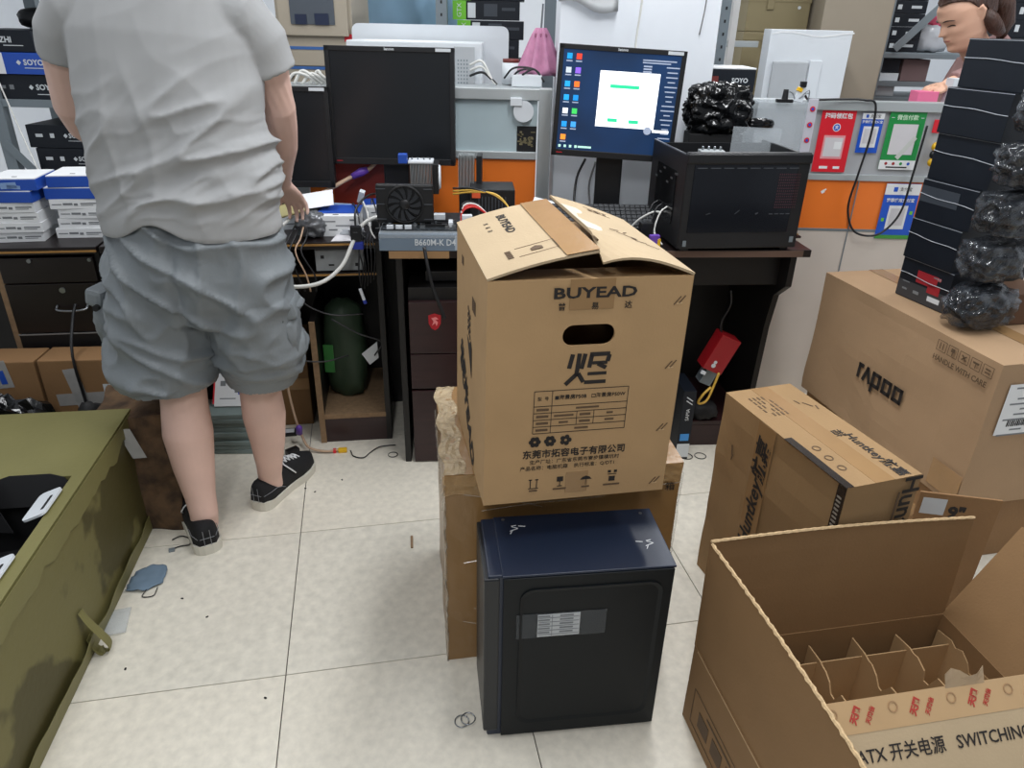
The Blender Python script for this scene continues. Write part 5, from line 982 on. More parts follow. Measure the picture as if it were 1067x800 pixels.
for i in range(6):
    b = thing('graphics_card_box', ['lowest', 'second', 'third', 'fourth', 'fifth', 'highest'][i] + ' green and black graphics card box on the punched shelf', 'box', (-.155 + (.02 if i % 2 else 0), 3.76, 1.2205 + .078 * i), 0, 'graphics card boxes on the punched shelf'); box('body', (.30, .2, .076), BLKBOX, b); box('green_end', (.06, .202, .0762), GREENB, b, (-.12, 0, 0), bev=0); box('white_label', (.035, .002, .06), WPRINT, b, (-.065, -.101, .008))
    if i >= 3: text('GTX', .028, (-.12, -.1025, .038), ((0, 0, 1), (-1, 0, 0)), WPRINT, b)
    rects('print', [(.02, .04, .06, .05), (.10, .045, .06, .012)], FR, (0, -.1012, 0), mat('print_slate', (58, 64, 72), .4), b)
u = thing('pink_umbrella', 'folded pink umbrella hanging beside the white pillar', 'umbrella', (.082, 3.22, 1.345), 0)
bm = bmesh.new(); rings = []
for i in range(9):
    t_ = i / 8; rr = .058 * (1 - t_) ** .8 + .02; ring = [bm.verts.new((rr * (1 + .28 * math.sin(9 * a_ * 1) * (1 - t_ * .5)) * math.cos(a_), .6 * rr * (1 + .28 * math.sin(9 * a_)) * math.sin(a_), .165 * t_ + .012 * math.sin(5 * a_) * (1 - t_))) for a_ in [2 * math.pi * j / 54 for j in range(54)]]; rings.append(ring)
for a_, b_ in zip(rings, rings[1:]):
    for j in range(54): bm.faces.new((a_[j], a_[(j + 1) % 54], b_[(j + 1) % 54], b_[j]))
bm.faces.new(rings[0][::-1]); bm.faces.new(rings[-1]); fin('canopy', bm, PINK, u, smooth=True); cyl('shaft', (0, 0, .15), (.005, 0, .25), .004, STEEL, u); box('strap', (.05, .034, .015), mat('pink_dark', (150, 90, 120), .7), u, (0, 0, .13), bev=.004)
q = thing('paper_roll', 'white paper roll with red rim on the ledge below the green boxes', 'roll', (-.035, 3.25, 1.30)); lathe('roll', [(.036, 0), (.036, .08), (.012, .08)], WPLAS, q); lathe('red_rim', [(.034, .08), (.034, .094), (.01, .094)], mat('dull_red', (110, 44, 40), .5), q)
q = thing('router', 'white plug box with black cables on the partition ledge', 'router', (.03, 3.16, 1.297)); box('body', (.12, .06, .045), WPLAS, q, bev=.004); [cable('wire', [(-.09 + .03 * i, -.01, .03), (-.05 + .02 * i, -.03, .07 - .01 * i), (.03, -.02, .065), (.07, -.03, .02)], .004, BLACK, q) for i in range(3)]
q = box('ledge', (.95, .22, .015), ALU, loc=(-.38, 3.2, 1.281)); tag(q, 'grey ledge board behind the glass partition top', 'ledge')

# right of the pillar
c = thing('metal_shelf', 'grey slotted post and shelf right of the white pillar', 'shelf', (.93, 3.62, 0)); box('upright', (.04, .04, 2.1), GREY, c, (-.055, -.1, 0)); rects('punch_hole', [(-.055, 1.40 + .05 * i, .008, .012) for i in range(6)], FR, (0, -.121, 0), BLACK, c); box('upright', (.03, .04, 2.1), mat('white_post', (206, 204, 202), .5), c, (.0, -.05, 0)); box('upright', (.02, .04, 2.1), ALU, c, (.05, .3, 0)); box('cross_bar', (.14, .03, .025), ALU, c, (.05, -.05, 1.45))
tag(box('brown_carton', (.10, .15, .30), CARD2, loc=(1.14, 4.28, 1.46)), 'brown carton glimpsed between the posts right of the pillar', 'carton'); tag(box('carton_support', (.12, .2, 1.455), BEIGE, loc=(1.14, 4.28, 0)), 'narrow pale stand below the glimpsed brown carton', 'stand')
FBX = mat('file_box', (136, 124, 92), .6, var=.05)
for i in range(4):
    b = thing('file_box', ['lowest', 'second', 'third', 'topmost'][i] + ' khaki file box stacked behind the white box', 'box', (1.16, 3.85, 1.20 + .156 * i), 0, 'khaki file boxes'); box('body', (.28, .3, .155), FBX, b, bev=.004); box('lid', (.285, .304, .03), FBX, b, (0, 0, .12), bev=.002); box('tab', (.03, .006, .05), FBX, b, (-.04, -.155, .09)); plate('stud', ring2d(.007, 10), .003, WPRINT, b, (.09, -.151, .10), *FR)
tag(box('file_box_stand', (.3, .32, 1.198), BEIGE, loc=(1.16, 3.85, 0)), 'beige stand under the khaki file boxes', 'stand')
tag(box('tall_cabinet', (.30, .3, 2.0), TAUPE, loc=(1.465, 3.72, 0), bev=.004), 'tall taupe cabinet side behind the white box', 'cabinet')
b = thing('white_carton', 'large white box standing behind the counter partition', 'carton', (1.215, 3.42, 1.20), 0); box('body', (.34, .10, .325), WPLAS, b, (-.005, 0, 0), bev=.003); bent('top_crease', lambda u, v: (-.17 + .34 * u, -.0512, .305 + .008 * math.sin(8 * u) + .006 * v), 8, 1, .001, WHITE, b); box('inner_panel', (.15, .012, .15), mat('panel_grey', (176, 180, 184), .4), b, (-.075, -.056, .055), bev=.006); box('white_strip', (.05, .014, .17), WPLAS, b, (.03, -.056, .04), bev=.003)
c = thing('counter', 'grey counter board on two legs behind the poster partition', 'counter', (1.42, 3.22, 0)); box('board', (1.0, .22, .02), ALU, c, (0, 0, 1.172))
for x in (-.44, .44): box('leg', (.04, .2, 1.17), GREY, c, (x, 0, 0))
b = thing('board_box', 'black SOYO box on the ledge behind the black plastic bag', 'box', (.83, 3.22, 1.28), 0); box('body', (.2, .2, .10), BLKBOX, b); text('SOYO', .024, (.04, -.101, .06), FR, WPRINT, b, bold=.0006); rects('red_mark', [(-.06, .06, .03, .03)], FR, (0, -.1012, 0), mat('dull_red', (110, 44, 40), .5), b); box('white_lid', (.2, .2, .006), WHITE, b, (.0, 0, .101)); box('stand', (.18, .15, 1.278), GREY, b, (0, 0, -1.28))
b = thing('bin_bag', 'crumpled shiny black plastic bag behind the open black case', 'bag', (.745, 2.905, 1.255)); blob('bag', (0, 0, 0), (.125, .07, .092), BAG, b, .30, 2.6, 5, 12); blob('bag_tail', (.16, -.03, -.045), (.05, .016, .02), BAG, b, .2, 3, 3, 13, smooth=False)
tag(box('bag_stand', (.20, .10, .33), BLACKM, loc=(.74, 2.91, .8405), bev=.004), 'black box under the crumpled plastic bag', 'box')
b = thing('acrylic_case', 'clear acrylic display case with red seal stickers beside the poster partition', 'display case', (.985, 2.945, .8405), 0)
for s_, l_ in (((.20, .004, .44), (0, -.07, 0)), ((.20, .004, .44), (0, .07, 0)), ((.004, .14, .44), (-.1, 0, 0)), ((.004, .14, .44), (.1, 0, 0)), ((.20, .14, .004), (0, 0, .44))): box('pane', s_, CLEAR, b, l_, bev=0)
box('white_post', (.035, .006, .24), mat('smoky_white', (196, 196, 206), .3), b, (.098, -.074, .22)); 
for i in range(3): plate('red_seal', ring2d(.010, 12), .001, REDP, b, (.098, -.0775, .425 - .055 * i), *FR); plate('seal_mark', ring2d(.005, 8), .001, BLUEP, b, (.098, -.0788, .425 - .055 * i), *FR)
b = thing('bulldog_clip', 'black bulldog clip on top of the acrylic case', 'clip', (.975, 2.87, 1.2855)); box('jaw', (.06, .02, .012), BLACK, b); cyl('grip', (0, 0, .01), (0, .0, .045), .012, BLACK, b, r2=.009, n=12)
b = thing('circuit_gadget', 'small circuit gadget with yellow part on the acrylic case', 'gadget', (1.045, 2.93, 1.2855)); box('board', (.03, .02, .05), WPLAS, b, rot=(0, .2, 0)); box('yellow_part', (.018, .02, .014), YELLOW, b, (-.005, -.005, .035), (0, .4, 0)); box('black_part', (.02, .02, .02), BLACK, b, (.008, -.006, .05)); [cable('wire', [(.0, -.01, .01), (.03, -.015, .03 + .01 * i), (.035, -.01, 0)], .002, STEEL, b) for i in range(2)]; cable('wire', [(-.06, 0, .002), (-.05, -.005, .03), (-.03, -.01, .03), (-.01, 0, .005)], .0025, STEEL, b)
tag(cable('hanging_cable', [(1.06, 2.93, 1.335), (1.08, 2.95, 1.30), (1.12, 2.99, 1.288), (1.25, 3.03, 1.288), (1.34, 3.035, 1.287), (1.385, 3.03, 1.27), (1.39, 3.025, 1.15), (1.375, 3.025, 1.0), (1.365, 3.025, .88), (1.40, 3.025, .79), (1.46, 3.025, .76), (1.53, 3.025, .775), (1.585, 3.025, .86), (1.595, 3.025, 1.0), (1.60, 3.025, 1.12), (1.605, 3.03, 1.2)], .0045, BLACK, k=8), 'black cable looping down in front of the payment posters', 'cable')
# shelf behind the woman
c = thing('metal_shelf', 'grey metal shelf with black boxes behind the woman', 'shelf', (2.2, 3.9, 0))
for x in (-.46, .9): box('upright', (.045, .04, 2.1), GREY, c, (x, 0, 0))
for z in (1.21, 1.283, 1.41, 1.9): box('beam', (1.36, .03, .022), GREY, c, (.22, 0, z)); 
for z in (1.225, 1.425): box('board', (1.36, .35, .01), GREY, c, (.22, .19, z))
bm = bmesh.new(); d_ = Vector((.24, 0, .26)); bbox(bm, (-.28, -.026, 1.58), (d_.length, .006, .035), d_.to_track_quat('X', 'Z').to_matrix().to_4x4()); fin('brace', bm, GREY, c)
for i in range(5):
    b = thing('card_box', ['lowest', 'second', 'middle', 'fourth', 'topmost'][i] + ' small black box left of the face of the woman', 'box', (1.865, 4.05, 1.4355 + .056 * i), 0, 'small black boxes by the woman'); box('body', (.16, .2, .055), BLKBOX, b); rects('print', [(.03, .028, .05, .012), (-.05, .028, .02, .02)], FR, (0, -.1012, 0), WPRINT, b)
for i in range(4):
    b = thing('card_box', ['lowest', 'second', 'third', 'topmost'][i] + ' black box right of the head of the woman', 'box', (2.50, 4.05, 1.4355 + .076 * i), 0, 'black boxes right of the woman'); box('body', (.34, .2, .075), BLKBOX, b); rects('print', [(.03, .04, .10, .012), (-.10, .04, .02, .03)], FR, (0, -.1012, 0), WPRINT, b)
b = thing('clear_bag', 'clear plastic bag with pink contents on the shelf behind the woman', 'bag', (2.02, 4.0, 1.50)); blob('bag', (0, 0, 0), (.09, .06, .07), mat('milky_plastic', (190, 194, 200), .2, bump=.4, bs=30), b, .25, 3, 3, 41); blob('pink_part', (.0, .0, .07), (.06, .05, .035), mat('rose', (196, 70, 100), .6), b, .2, 3, 3, 42)
for i, (x, z, s_, m_, lb_) in enumerate([(1.80, 1.236, (.14, .2, .045), WPRINT, 'white printed box low on the shelf behind the counter'), (1.80, 1.305, (.15, .2, .036), WPLAS, 'flat white box on the middle beam of the shelf'), (1.80, 1.342, (.14, .2, .062), BLKBOX, 'black box above the flat white box on the shelf'), (1.95, 1.305, (.13, .2, .10), mat('dusty_brown', (112, 90, 90), .7), 'dusty brown box beside the flat white box on the shelf')]): tag(box('shelf_box', s_, m_, loc=(x, 4.03, z)), lb_, 'box')
tag(box('shelf_board_small', (.4, .3, .01), GREY, loc=(1.87, 4.05, 1.294), bev=0), 'thin grey shelf plate under the flat white box', 'shelf plate')
tag(box('pink_carton', (.085, .07, .118), PINKB, loc=(1.675, 3.25, 1.1925), bev=.002), 'bright pink carton on the counter beside the hand of the woman', 'carton'); tag(box('white_pack', (.06, .06, .17), WPLAS, loc=(1.78, 3.22, 1.1925)), 'white pack on the counter beside the hand of the woman', 'pack')

# ================================================================== PEOPLE
def interp(tab, t):
    for (a, x), (b, y) in zip(tab, tab[1:]):
        if a <= t <= b:
            k = (t - a) / (b - a) if b > a else 0; k = k * k * (3 - 2 * k) * .5 + k * .5; return x + (y - x) * k
    return tab[-1][1] if t > tab[-1][0] else tab[0][1]
FP = [(0, .046), (.06, .068), (.13, .076), (.3, .081), (.5, .082), (.6, .086), (.72, .085), (.85, .066), (.95, .036), (1, .002)]
BP = [(0, .02), (.1, .03), (.25, .065), (.4, .088), (.6, .10), (.8, .085), (.95, .045), (1, .002)]
WP = [(0, .03), (.1, .046), (.25, .06), (.45, .07), (.65, .074), (.85, .058), (.95, .033), (1, .002)]
def head_pt(t, th):
    f, b, w_ = interp(FP, t), interp(BP, t), interp(WP, t); c, s = math.cos(th), math.sin(th); e = .85
    x = math.copysign(abs(c) ** e, c) * (f if c > 0 else b); y = math.copysign(abs(s) ** e, s) * w_
    sh = 0
    if .33 < t < .54: sh = (.54 - t) / .16 if t > .38 else (t - .33) / .05
    x += .027 * sh * math.exp(-(y / .011) ** 2) if c > 0 else 0
    if c > 0: x -= .009 * math.exp(-((t - .49) / .045) ** 2) * math.exp(-((abs(y) - .032) / .016) ** 2); x += .005 * math.exp(-((t - .40) / .06) ** 2) * math.exp(-((abs(y) - .045) / .02) ** 2)
    if c > 0:
        g_ = math.exp(-(y / .02) ** 2); x += g_ * (.008 * math.exp(-((t - .10) / .045) ** 2) - .004 * math.exp(-((t - .19) / .03) ** 2) + .007 * math.exp(-((t - .243) / .018) ** 2) + .007 * math.exp(-((t - .292) / .018) ** 2) - .002 * math.exp(-((t - .267) / .008) ** 2)) + .004 * math.exp(-(y / .04) ** 2) * math.exp(-((t - .58) / .04) ** 2)
    return Vector((x, y, -.115 + .23 * t))
def bhead(bm, M_, nr=34, ns=48):
    rings = [[bm.verts.new(M_ @ head_pt(i / nr, 2 * math.pi * j / ns)) for j in range(ns)] for i in range(nr + 1)]
    for a, b in zip(rings, rings[1:]):
        for j in range(ns): bm.faces.new((a[j], a[(j + 1) % ns], b[(j + 1) % ns], b[j]))
    bm.faces.new(rings[0][::-1]); bm.faces.new(rings[-1])
    for s in (-1, 1):   # ears
        P = [(-.012, s * .066, -.022), (-.016, s * .072, -.008), (-.02, s * .078, .012), (-.014, s * .078, .026), (-.004, s * .072, .024), (-.004, s * .07, .0)]
        bsweep(bm, [M_ @ Vector(p) for p in P], [.006, .009, .0105, .0095, .008, .005], 8)
def bhand(bm, w, k, n, side, curl=.5, spread=.12, sc=1):
    """hand from wrist w to knuckles k; n = back of hand normal; side = thumb direction sign"""
    w, k, n = Vector(w), Vector(k), Vector(n).normalized(); d = (k - w).normalized(); s = d.cross(n).normalized() * side; n = s.cross(d).normalized() * side
    mid = (w + k) / 2
    bsweep(bm, [w, w.lerp(k, .35), w.lerp(k, .7), k + d * .006], [(.026, .02), (.036, .016), (.042, .0145), (.04, .011)], 12, hint=n)
    L = (.075, .083, .077, .06)
    for i in range(4):
        a = k + s * (.031 - .0207 * i) + d * (.004 - .004 * abs(i - 1.2)); dd = (d + s * spread * (1.5 - i) * .5).normalized(); P = [a - d * .012]; p = a.copy(); ang = 0
        for q, fr in enumerate((.42, .32, .26)):
            ang += curl * (.5 if q == 0 else .9); v = dd * math.cos(ang) - n * math.sin(ang); p = p + v * (L[i] * sc * fr); P.append(p.copy())
        bsweep(bm, P, [.0088, .0088, .0078, .0064], 8, hint=(n + s * .1))
    b0 = w.lerp(k, .3) + s * .026
    bsweep(bm, [b0 - s * .012, b0 + s * .012 + d * .02, b0 + s * .024 + d * .045 - n * .01, b0 + s * .024 + d * .066 - n * .018], [.0125, .0115, .0095, .0072], 8, hint=n)
def folds(me, fn):
    vs = [(v.co.copy(), v.normal.copy()) for v in me.vertices]
    for v, (c, n) in zip(me.vertices, vs): v.co = c + n * fn(c, n)
    me.update()
def open_hem(me, z):
    bm = bmesh.new(); bm.from_mesh(me); bm.normal_update()
    bmesh.ops.delete(bm, geom=[f for f in bm.faces if f.normal.z < -.6 and f.calc_center_median().z < z], context='FACES'); bm.to_mesh(me); bm.free()
    for p in me.polygons: p.use_smooth = True
def rdg(q, s=0): return 1 - 2 * abs(noise.noise(q + Vector((s, s * 2, s * 3))))

# ---- the man seen from behind
man = thing('person', 'man in grey t-shirt and grey cargo shorts standing with his back turned', 'person', (-.9, 1.97, 0))
ML = Vector((-.9, 1.97, 0))
def mp(name, me, m): return link(name, me, m, man, -ML)
bm = bmesh.new()
bsweep(bm, [(-.975, 1.985, .93), (-.985, 1.98, .74), (-.995, 1.968, .56), (-1.0, 1.958, .46), (-1.0, 1.945, .37), (-.995, 1.93, .26), (-.985, 1.912, .16), (-.978, 1.90, .10), (-.985, 1.905, .055), (-1.025, 1.955, .035), (-1.075, 2.03, .03)], [.095, .085, .066, .068, .074, .062, .047, .043, .042, .036, .025], 28, (.2, 1, 0))
bsweep(bm, [(-.80, 2.0, .93), (-.80, 2.02, .74), (-.80, 2.055, .55), (-.802, 2.065, .45), (-.805, 2.075, .37), (-.812, 2.09, .26), (-.825, 2.108, .16), (-.835, 2.122, .10), (-.838, 2.14, .055), (-.825, 2.20, .035), (-.81, 2.28, .03)], [.095, .085, .062, .064, .068, .056, .044, .04, .039, .035, .025], 28, (.2, 1, 0))
bsweep(bm, [(-.885, 1.99, .86), (-.885, 1.99, 1.0), (-.89, 1.99, 1.15), (-.892, 2.0, 1.33), (-.89, 2.01, 1.48), (-.886, 2.025, 1.57), (-.882, 2.045, 1.615), (-.88, 2.065, 1.67), (-.878, 2.09, 1.73)], [(.175, .12), (.185, .13), (.175, .12), (.19, .12), (.20, .115), (.16, .09), (.075, .065), (.058, .058), (.055, .055)], 20, (0, 1, 0))
bsweep(bm, [(-.74, 2.015, 1.545), (-.685, 2.03, 1.515), (-.655, 2.07, 1.41), (-.66, 2.13, 1.31), (-.675, 2.19, 1.25), (-.70, 2.26, 1.185), (-.735, 2.34, 1.12), (-.765, 2.42, 1.05), (-.77, 2.44, 1.035)], [.06, .058, .05, .046, .043, .043, .037, .028, .026], 14)
bsweep(bm, [(-1.04, 2.01, 1.545), (-1.12, 2.02, 1.515), (-1.18, 2.05, 1.41), (-1.215, 2.10, 1.30), (-1.225, 2.15, 1.245), (-1.20, 2.23, 1.185), (-1.14, 2.33, 1.12), (-1.09, 2.41, 1.06), (-1.08, 2.43, 1.045)], [.06, .058, .05, .046, .043, .042, .037, .028, .026], 14)
bhand(bm, (-.768, 2.43, 1.04), (-.752, 2.485, .975), (.1, .75, .6), -1, .5)
bhand(bm, (-1.083, 2.425, 1.048), (-1.03, 2.49, .995), (.1, .6, .8), 1, .5)
bhead(bm, Matrix.Translation((-.878, 2.13, 1.84)) @ Matrix.Rotation(R(90), 4, 'Z') @ Matrix.Rotation(R(20), 4, 'Y') @ Matrix.Scale(1.08, 4))
mp('body', remesh(bm, .0045, 4), SKIN)
# hair
bm = bmesh.new(); MH = Matrix.Translation((-.878, 2.125, 1.855)) @ Matrix.Rotation(R(90), 4, 'Z') @ Matrix.Rotation(R(20), 4, 'Y') @ Matrix.Scale(1.14, 4)
nr, ns = 16, 40; rings = [[bm.verts.new(MH @ (head_pt(.42 + .58 * i / nr + (.25 * (1 - i / nr) if math.cos(2 * math.pi * j / ns) > .2 else 0), 2 * math.pi * j / ns))) for j in range(ns)] for i in range(nr + 1)]
for a_, b_ in zip(rings, rings[1:]):
    for j in range(ns): bm.faces.new((a_[j], a_[(j + 1) % ns], b_[(j + 1) % ns], b_[j]))
bm.faces.new(rings[0][::-1]); bm.faces.new(rings[-1]); h = fin('hair', bm, HAIR, man, -ML, smooth=True)
# t-shirt
bm = bmesh.new()
bsweep(bm, [(-.888, 1.985, 1.0), (-.888, 1.985, 1.06), (-.89, 1.985, 1.15), (-.893, 1.988, 1.25), (-.897, 1.995, 1.37), (-.892, 2.005, 1.48), (-.886, 2.015, 1.56), (-.884, 2.03, 1.605), (-.882, 2.045, 1.63)], [(.240, .172), (.236, .168), (.232, .16), (.230, .155), (.232, .15), (.228, .142), (.20, .125), (.14, .10), (.085, .078)], 40, (0, 1, 0))
bsweep(bm, [(-.76, 2.012, 1.545), (-.70, 2.022, 1.53), (-.658, 2.045, 1.47), (-.645, 2.062, 1.405)], [.078, .076, .068, .062], 24)
bsweep(bm, [(-1.03, 2.008, 1.55), (-1.09, 2.012, 1.535), (-1.145, 2.026, 1.48), (-1.165, 2.04, 1.425)], [.08, .08, .07, .062], 24)
me = remesh(bm, .006, 3)
def shirt_f(c, n):
    if c.z < 1.01: return 0
    k = min(1, (c.z - 1.0) / .06) * (1 - .6 * max(0, min(1, (c.z - 1.36) / .1)))
    d1 = Vector((c.x * .9 + c.z * .75, c.y, c.z * .9 - c.x * .5))          # diagonal pulls to the right hip
    r1 = rdg(Vector((d1.x * 4.0, c.y * 2, d1.z * 13))); r2 = rdg(Vector((c.x * 9, c.y * 6, c.z * 4)), 4); r3 = rdg(Vector((d1.x * 7, c.y * 3, d1.z * 24)), 9)
    side = .35 + .65 * max(0, min(1, (c.x + 1.05) / .25)); low = max(0, 1 - abs(c.z - 1.18) / .24)
    sp_ = lambda r: r * abs(r)
    return k * (.030 * sp_(r1) * side * (.15 + .85 * low) + .009 * sp_(r3) * side * low + .006 * sp_(r2) + .010 * noise.noise(c * 5))
folds(me, shirt_f)
for v in me.vertices:
    if v.co.z < 1.12 and v.co.y < 1.99: v.co.z += .05 * math.exp(-((v.co.x + .925) / .075) ** 2) * max(0, 1 - (v.co.z - 1.0) / .12)
open_hem(me, 1.004); sh = mp('t_shirt', me, SHIRT)
# shorts
bm = bmesh.new()
bsweep(bm, [(-.885, 1.99, 1.04), (-.886, 1.988, .97), (-.89, 1.985, .90), (-.892, 1.99, .83), (-.89, 1.99, .76)], [(.205, .145), (.222, .158), (.236, .17), (.236, .17), (.19, .14)], 36, (0, 1, 0))
bsweep(bm, [(-.99, 1.985, .88), (-1.01, 1.98, .76), (-1.028, 1.975, .66), (-1.034, 1.97, .59), (-1.03, 1.968, .535)], [(.125, .15), (.138, .148), (.144, .14), (.143, .135), (.128, .124)], 28, (0, 1, 0))
bsweep(bm, [(-.79, 2.0, .88), (-.775, 2.01, .76), (-.772, 2.03, .66), (-.775, 2.045, .58), (-.782, 2.05, .525)], [(.125, .15), (.124, .142), (.122, .135), (.115, .13), (.102, .118)], 28, (0, 1, 0))
me = remesh(bm, .007, 2)
def short_f(c, n):
    k = 1 if c.z > .56 else .35
    r1 = rdg(Vector((c.x * 5, c.y * 4, c.z * 10 + c.x * 6)), 2); r2 = rdg(Vector((c.x * 12, c.y * 8, c.z * 7)), 7); r3 = rdg(Vector((c.x * 4, c.y * 3, c.z * 22)), 5) * max(0, 1 - abs(c.z - .60) / .09)
    seam = -.012 * math.exp(-((c.x + .892) / .012) ** 2) if (n.y < -.2 and c.z > .74) else 0
    return k * (.022 * r1 * abs(r1) + .012 * r2 * abs(r2) + .010 * noise.noise(c * 7)) + .010 * r3 + seam
folds(me, short_f); open_hem(me, .54); so = mp('cargo_shorts', me, SHORT)
for (c_, s_, rz) in (((-.667, 2.02, .70), (.034, .075, .09), .15), ((-1.168, 1.985, .74), (.034, .07, .09), -.15)):
    pk = blob('cargo_pocket', c_, s_, SHORT, so, .12, 2.5, 4, 3, (0, 0, rz), ridge=True); bx = box('pocket_flap', (s_[0] * 1.5, s_[1] * 1.7, .05), SHORT, so, (c_[0] + (.012 if c_[0] > -.9 else -.012), c_[1], c_[2] + .045), (0, R(-12 if c_[0] > -.9 else 12), rz), bev=.012)
    cyl('snap_button', (c_[0], c_[1] - .082, c_[2] + .05), (c_[0], c_[1] - .07, c_[2] + .05), .009, BLACKM, so)
# shoes
def shoe(heel, ang):
    M_ = Matrix.Translation(Vector(heel) - ML) @ Matrix.Rotation(ang, 4, 'Z')
    L = .325
    def hw(s): return interp([(0, .012), (.02, .027), (.05, .036), (.1, .041), (.25, .041), (.45, .042), (.7, .054), (.85, .049), (.95, .032), (1, .008)], s)
    out = [(L * s, hw(s)) for s in [0, .008, .02, .035, .05, .075] + [i / 24 for i in range(2, 25)]]; out = out + [(x, -y) for x, y in out[::-1]]
    bm = bmesh.new(); a = [bm.verts.new((x - .004, y * 1.08, 0)) for x, y in out]; b = [bm.verts.new((x - .004, y * 1.1, .028 + .006 * (x < .05))) for x, y in out]
    bm.faces.new(a[::-1]); bm.faces.new(b)
    for i in range(len(a)): bm.faces.new((a[i], a[(i + 1) % len(a)], b[(i + 1) % len(a)], b[i]))
    s_ = fin('shoe', bm, RUBBER, man, smooth=False); s_.matrix_basis = M_
    bm = bmesh.new(); hs = [(.008, .05), (.03, .078), (.1, .078), (.2, .074), (.32, .078), (.42, .088), (.52, .082), (.64, .066), (.78, .05), (.9, .042), (.98, .03)]
    rings = []
    for s, h_ in hs:
        w_ = hw(max(s, .02)) * .98; rings.append([bm.verts.new((L * s, w_ * math.copysign(abs(math.cos(t)) ** .7, math.cos(t)), .026 + (h_ - .0) * (abs(math.sin(t)) ** .75))) for t in [math.pi * j / 16 for j in range(17)]])
    for a_, b_ in zip(rings, rings[1:]):
        for j in range(16): bm.faces.new((a_[j], a_[j + 1], b_[j + 1], b_[j]))
        bm.faces.new((a_[16], a_[0], b_[0], b_[16]))
    bm.faces.new(rings[0]); bm.faces.new(rings[-1][::-1]); up_ = fin('upper', bm, CANVAS, s_, smooth=True)
    bm = bmesh.new()
    for i in range(5):
        x = L * (.43 + .06 * i); z = .026 + interp(hs, .43 + .06 * i) + .003; 
        for q in (-1, 1): bsweep(bm, spline([(x, -.02 * q, z - .006), (x + .009, 0, z + .002), (x + .018, .02 * q, z - .01)], 3), .0026, 5)
    bsweep(bm, spline([(L * .44, .0, .115), (L * .42, .03, .112), (L * .46, .045, .085), (L * .5, .042, .07)], 4), .0026, 5); bsweep(bm, spline([(L * .44, .0, .115), (L * .41, -.03, .11), (L * .47, -.045, .08), (L * .52, -.046, .06)], 4), .0026, 5)
    fin('laces', bm, WHITE, s_, smooth=True)
    ST_ = mat('stitching', (128, 130, 134), .8); bm = bmesh.new()
    for q in (-1, 1):
        bsweep(bm, [(L * .0 - .002, q * .010, z) for z in (.032, .05, .07, .09)], .0011, 4); bsweep(bm, [(L * s, q * (hw(s) * .98 + .0006), z) for s, z in ((.02, .058), (.1, .064), (.2, .062), (.28, .05), (.34, .036))], .0011, 4)
    bsweep(bm, [(-.0022, y, .062) for y in (-.022, -.01, 0, .01, .022)], .0011, 4); fin('stitches', bm, ST_, s_)
    return s_
shoe((-.945, 1.822, 0), math.atan2(.262, -.165)); shoe((-.867, 2.055, 0), math.atan2(.29, .095))

# ---- the green-brown pouch in his hand
tag(box('antistatic_pouch', (.15, .008, .06), BAMB, loc=(-.80, 2.535, .905), rot=(R(-60), R(-14), R(14)), bev=.004), 'olive antistatic pouch held in the hand of the man', 'pouch')

# ---- the woman behind the counter
WH = 1.16; HC = Vector((1.868, 3.45, 1.592)); ML2 = Vector((2.08, 3.5, 0))
wm = thing('person', 'woman with tied brown hair looking down behind the counter', 'person', ML2)
MW = Matrix.Translation(HC) @ Matrix.Rotation(R(184), 4, 'Z') @ Matrix.Rotation(R(27), 4, 'Y') @ Matrix.Scale(WH, 4)
bm = bmesh.new(); bhead(bm, MW, 60, 90)
bsweep(bm, [(1.90, 3.455, 1.545), (1.93, 3.47, 1.50), (1.98, 3.49, 1.455), (2.03, 3.5, 1.42)], [.062, .058, .06, .07], 16)
bsweep(bm, [(2.0, 3.5, 1.43), (2.07, 3.5, 1.36), (2.12, 3.5, 1.2), (2.14, 3.5, 1.05), (2.14, 3.5, .9), (2.14, 3.5, .75)], [(.10, .12), (.17, .12), (.18, .13), (.16, .12), (.18, .14), (.17, .14)], 24, (1, 0, 0))
for q in (-.08, .08): bsweep(bm, [(2.14, 3.5 + q, .82), (2.13, 3.5 + q, .48), (2.15, 3.5 + q, .1), (2.14, 3.5 + q, .03), (2.04, 3.5 + q, .025)], [.085, .06, .04, .04, .03], 12, (1, .1, 0))
bsweep(bm, [(2.02, 3.40, 1.41), (1.95, 3.36, 1.385), (1.87, 3.32, 1.345), (1.81, 3.30, 1.335), (1.775, 3.29, 1.33)], [.055, .05, .044, .034, .026], 12); bhand(bm, (1.78, 3.288, 1.33), (1.728, 3.272, 1.326), (0, 0, 1), -1, .55)
bsweep(bm, [(2.04, 3.62, 1.40), (2.0, 3.66, 1.28), (1.95, 3.64, 1.18), (1.86, 3.58, 1.2)], [.055, .046, .04, .028], 12); bhand(bm, (1.865, 3.582, 1.2), (1.80, 3.55, 1.2), (0, .2, 1), 1, .4)
link('body', remesh(bm, .0042, 1), SKINF, wm, -ML2)
bm = bmesh.new()
bsweep(bm, [(1.99, 3.495, 1.445), (2.06, 3.5, 1.38), (2.12, 3.5, 1.2), (2.14, 3.5, 1.05), (2.14, 3.5, .85)], [(.10, .12), (.185, .135), (.195, .145), (.178, .135), (.195, .155)], 24, (1, 0, 0))
bsweep(bm, [(2.03, 3.41, 1.41), (1.95, 3.362, 1.387), (1.87, 3.322, 1.347), (1.81, 3.302, 1.337)], [.068, .06, .054, .046], 14); bsweep(bm, [(2.04, 3.61, 1.40), (2.0, 3.66, 1.28), (1.955, 3.645, 1.19), (1.90, 3.605, 1.19)], [.068, .056, .05, .044], 14)
